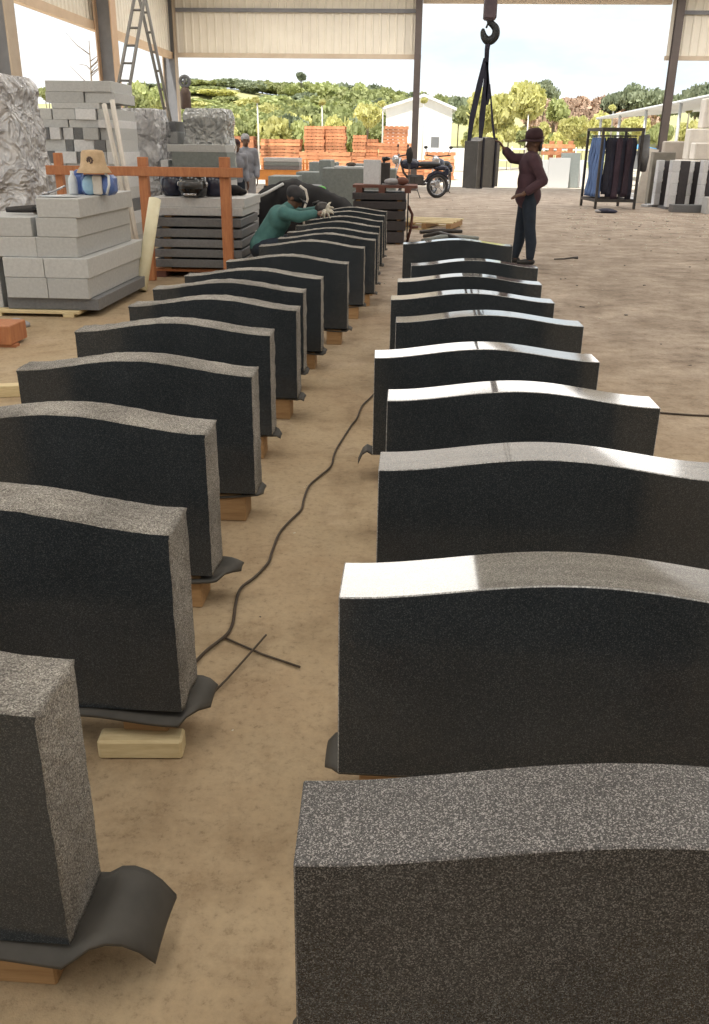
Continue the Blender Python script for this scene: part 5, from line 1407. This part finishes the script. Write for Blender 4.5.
# trees
def crown_mesh(name, m, seed, n=1500, leaf=.22, flat=.62, blobs=11, dense=1.0):
    rg = random.Random(seed); mb = MB(); bm = mb.bm
    B_ = []
    for k in range(blobs):
        a_ = rg.uniform(0, 2*PI); r_ = rg.uniform(0, .68)
        B_.append((Vector((r_*math.cos(a_), r_*math.sin(a_), rg.uniform(-.28, .42)*flat)), rg.uniform(.28, .46)))
    for k in range(n):
        c, r_ = rg.choice(B_)
        v = Vector((rg.gauss(0, 1), rg.gauss(0, 1), rg.gauss(0, 1))).normalized()*r_*rg.uniform(.75, 1.05)
        v.z *= flat*1.1
        p_ = c+v; s_ = leaf*rg.uniform(.5, 1.2)*.5
        R_ = Euler((rg.uniform(0, 6), rg.uniform(0, 6), rg.uniform(0, 6))).to_matrix()
        q = [p_+R_ @ Vector(w) for w in ((-s_, -s_*.6, 0), (s_, -s_*.6, 0), (s_, s_*.6, 0), (-s_, s_*.6, 0))]
        bm.faces.new([bm.verts.new(x) for x in q])
    for c, r_ in B_:
        mb.sphere(c, (r_*.72, r_*.72, r_*.72*flat), 8)
    me = bpy.data.meshes.new(name); bm.to_mesh(me); bm.free(); me.materials.append(m); return me
CR = {}
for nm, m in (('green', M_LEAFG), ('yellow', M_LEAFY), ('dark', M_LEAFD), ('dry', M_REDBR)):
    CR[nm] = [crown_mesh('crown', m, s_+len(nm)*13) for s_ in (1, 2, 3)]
tree_n = 0
def trunk_mesh():
    mb = MB(); mb.tube([(0, 0, 0), (.02, .01, .4), (0, 0, .8)], [.05, .04, .03], 8)
    for k in range(4):
        a_ = k*1.6+.3; mb.tube([(0, 0, .55), (.16*math.cos(a_), .16*math.sin(a_), .8), (.34*math.cos(a_), .34*math.sin(a_), 1.0)], [.028, .02, .008], 6)
    me = bpy.data.meshes.new('trunk'); mb.bm.to_mesh(me); mb.bm.free(); me.materials.append(M_BARK); return me
TRUNK = trunk_mesh()
rt_ = random.Random(9)
def tree(kind, x, y, base, r, htop, label, group=None, name='tree', cat='tree'):
    """crown radius r, its top at htop above base"""
    global tree_n; tree_n += 1
    t = thing(name, label, cat, (x, y, base), (tree_n*1.7) % 6.28, group)
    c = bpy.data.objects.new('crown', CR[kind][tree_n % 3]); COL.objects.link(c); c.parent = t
    ch = min(r*.62, htop*.45); c.scale = (r, r, ch/.45); c.location = (0, 0, htop-ch*1.1)
    k = bpy.data.objects.new('trunk', TRUNK); COL.objects.link(k); k.parent = t
    k.scale = (max(.5, r*.7), max(.5, r*.7), max(.3, (htop-ch*.8)))
    return t
rg = random.Random(77)
def tree_px(kind, px_, ty, Y, wpx, label, group=None, name='tree', cat='tree'):
    P_ = at(px_, ty, Y); scale_ = (at(px_+1, ty, Y)-at(px_, ty, Y)).x
    base = max(0, hill_h(P_.x, Y)) if Y > 72 else -.02
    tree(kind, P_.x, Y, base, wpx*scale_/2, max(.8, P_.z-base), label, group, name, cat)
# ridge and slopes, left of the house
GR = 'scrub trees on the hill behind the pallet stacks'
ridge = [(150, 96), (168, 92), (186, 84), (200, 80), (216, 79), (232, 79), (248, 80), (262, 81), (276, 83), (290, 84), (304, 83), (318, 84), (330, 82), (344, 82), (360, 84), (376, 87), (392, 90), (408, 93), (424, 95), (440, 96), (456, 99), (470, 101)]
for px_, ty in ridge:
    tree_px(rg.choice(['green', 'dark', 'green']), px_, ty+rg.uniform(-1, 2), 118+rg.uniform(-4, 4), rg.uniform(34, 50), 'green scrub tree along the hill ridge behind the pallet stacks', 'scrub trees along the ridge')
for k in range(64):
    px_ = rg.uniform(175, 395); ty = rg.uniform(90, 124); Y = 112-(ty-90)*1.0
    tree_px(rg.choice(['green', 'green', 'dark', 'yellow', 'green']), px_, ty, Y+rg.uniform(-2, 2), rg.uniform(34, 60), 'scrub tree on the hillside slope behind the pallet stacks', GR)
tree_px('dark', 301, 72, 112, 13, 'taller dark tree sticking up from the hill ridge')
tree_px('yellow', 368, 106, 62, 34, 'bright yellow-green tree left of the white house')
tree_px('yellow', 338, 118, 60, 30, 'yellow-green bush behind the tall orange pallet stack')
tree_px('green', 152, 84, 50, 44, 'green tree behind the step ladder')
tree_px('green', 134, 92, 48, 30, 'green bush behind the left leg of the step ladder', name='bush', cat='bush')
tree_px('green', 46, 88, 44, 18, 'small green bush at the left of the tall block stack', name='bush', cat='bush')
# right of the house
for px_, ty, Y, w, kd, lb in [(500, 92, 66, 60, 'yellow', 'large yellow-green tree behind the hanging stone'), (530, 84, 70, 56, 'yellow', 'large yellow-green tree directly above the standing man'), (478, 104, 75, 40, 'green', 'green tree between the white house and the hanging stone'),
    (556, 100, 72, 34, 'green', 'green tree right of the standing man'), (575, 118, 58, 34, 'yellow', 'yellow-green bush left of the sling rack'), (598, 114, 56, 30, 'yellow', 'yellow-green bush above the sling rack'), (618, 128, 54, 26, 'green', 'green bush behind the sling rack'),
    (634, 118, 60, 30, 'yellow', 'yellow-green bush under the low shed roof'), (660, 124, 58, 34, 'green', 'green bush behind the right column'), (686, 122, 58, 30, 'yellow', 'yellow-green bush under the shed near the right edge'),
    (640, 84, 90, 46, 'dark', 'feathery grey-green tree above the low shed'), (618, 92, 92, 36, 'dark', 'grey-green tree left of the feathery one'), (668, 90, 88, 40, 'dark', 'grey-green tree behind the right column'), (700, 84, 86, 46, 'dark', 'grey-green tree at the right edge above the shed'),
    (546, 80, 84, 30, 'dark', 'thin dark tree above the yellow-green trees'), (460, 96, 92, 40, 'dark', 'dark tree behind the roof of the white house')]:
    tree_px(kd, px_, ty, Y, w, lb)
for k in range(26):
    px_ = rg.uniform(540, 650); ty = rg.uniform(94, 118); Y = 104-(ty-94)*.8
    tree_px('dry', px_, ty, Y, rg.uniform(34, 54), 'dry reddish shrub on the hillside right of the standing man', 'dry shrubs on the right hillside', 'shrub', 'shrub')
for k in range(22):
    px_ = 470+k*8.2+rg.uniform(-4, 4)
    tree_px(['yellow', 'green', 'yellow'][k % 3], px_, rg.uniform(122, 136), rg.uniform(62, 70), rg.uniform(18, 30), 'low bush at the foot of the right hillside behind the pale fence', 'low bushes behind the pale fence', 'bush', 'bush')
# saplings with stakes
def sapling(px_, ty, Y, label, w=10):
    P_ = at(px_, ty, Y); t = thing('sapling', label, 'sapling', (P_.x, Y, -.012))
    mb = MB(); mb.tube([(0, 0, 0), (.02, 0, P_.z*.6), (0, 0, P_.z-.15)], [.05, .045, .03], 8); mb.build('stem', M_CREAM, t)
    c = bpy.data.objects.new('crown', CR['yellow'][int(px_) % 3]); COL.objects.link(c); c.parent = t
    s_ = w*(at(px_+1, ty, Y)-at(px_, ty, Y)).x/2; c.scale = (s_, s_, s_*1.2); c.location = (0, 0, P_.z-s_*.7)
sapling(257, 96, 46, 'thin pale-stemmed sapling behind the man in grey')
sapling(322, 99, 52, 'thin sapling behind the tall orange pallet stack')
sapling(383, 100, 58, 'thin sapling at the left corner of the white house')
sapling(424, 97, 60, 'thin sapling before the gable of the white house')
sapling(529, 108, 56, 'thin sapling above the standing man')
sapling(614, 104, 52, 'thin sapling at the left end of the low shed roof')
sapling(690, 106, 50, 'thin sapling under the shed roof near the right edge')
# bare twigs at the left
t = thing('bare_shrub', 'bare leafless shrub behind the tall block stack at the left', 'shrub', (at(88, 90, 30).x, 30.0, -.012)); rg2 = random.Random(4)
zt_ = at(88, 40, 30).z
mb = MB(); mb.tube([(0, 0, 0), (.1, 0, zt_*.5), (.18, 0, zt_)], [.05, .04, .012], 6)
for k in range(14):
    z = zt_*rg2.uniform(.55, .98); a_ = rg2.choice([-1, 1]); L_ = rg2.uniform(.3, .8)
    mb.tube([(.14*z/zt_*1.2, 0, z), (.14+a_*L_*.5, rg2.uniform(-.2, .2), z+L_*.35), (.14+a_*L_, rg2.uniform(-.3, .3), z+L_*rg2.uniform(.4, .9))], [.018, .012, .005], 5)
mb.build('branches', M_BARK, t)

# ------------------------------------------------------------------ light
def area(x, y, sx, sy, power, col=(1, .95, .86)):  # lamp added under the opaque roof to light the inside
    l = bpy.data.lights.new('roof_fill_lamp', 'AREA'); l.shape = 'RECTANGLE'; l.size = sx; l.size_y = sy; l.energy = power; l.color = col
    o = bpy.data.objects.new('roof_fill_lamp', l); COL.objects.link(o); o.location = (x, y, roof_z(y)-.25); return o
FILL_L = 5.6      # brightness of each lamp added under the closed roof
for x, sx in ((-6.4, 2.0), (-1.6, 2.4), (4.2, 2.6), (9.4, 2.6), (14.6, 2.6)):
    for y, sy, k in ((-9, 3, .4), (-2.4, 4, .72), (4.6, 4, .80), (16.3, 6.0, 1.0)):
        if x == 4.2 and y > 10: continue
        if x == -1.6 and y > 10: k = .80  # this one matches the bright roof pane mirrored in the second right-row stone
        area(x, y, sx, sy, FILL_L*PI*sx*sy*k, (1, .965, .90))
# broad lamps added under the closed roof, brightening far floor and stone tops
for y, sy, k in ((22.6, 5.8, .65), (28.6, 5.8, 2.45)):
    o = area(6.0, y, 25.0, sy, k*PI*25.0*sy, (1, .98, .95)); o.rotation_euler = (-.1116, 0, 0)
sun = bpy.data.lights.new('sun', 'SUN'); sun.energy = 6.0; sun.angle = math.radians(1.0); sun.color = (1, .96, .88)
so = bpy.data.objects.new('sun', sun); COL.objects.link(so)
so.rotation_euler = Vector((.16, .45, -1)).to_track_quat('-Z', 'Y').to_euler()

w = bpy.data.worlds.new('sky'); SC.world = w; w.use_nodes = True
nt = w.node_tree; N = nt.nodes; Lk = nt.links
tc = N.new('ShaderNodeTexCoord'); mp = N.new('ShaderNodeMapping'); mp.inputs['Scale'].default_value = (1.0, 1.0, 3.2); mp.inputs['Location'].default_value = (.35, .1, .2)
Lk.new(tc.outputs['Generated'], mp.inputs['Vector'])
nz = N.new('ShaderNodeTexNoise'); nz.inputs['Scale'].default_value = 3.4; nz.inputs['Detail'].default_value = 7; nz.inputs['Roughness'].default_value = .55
Lk.new(mp.outputs['Vector'], nz.inputs['Vector'])
rp = N.new('ShaderNodeValToRGB'); e = rp.color_ramp.elements
e[0].position = .40; e[0].color = (.74, .87, .95, 1); e[1].position = .60; e[1].color = (1.0, .995, .98, 1)
Lk.new(nz.outputs['Fac'], rp.inputs['Fac'])
bg = N['Background']; bg.inputs['Strength'].default_value = 1.12
Lk.new(rp.outputs['Color'], bg.inputs['Color'])

SC.view_settings.view_transform = 'Standard'; SC.view_settings.look = 'None'
SC.view_settings.exposure = 0.12; SC.view_settings.gamma = 1.0
SC.view_settings.use_curve_mapping = False
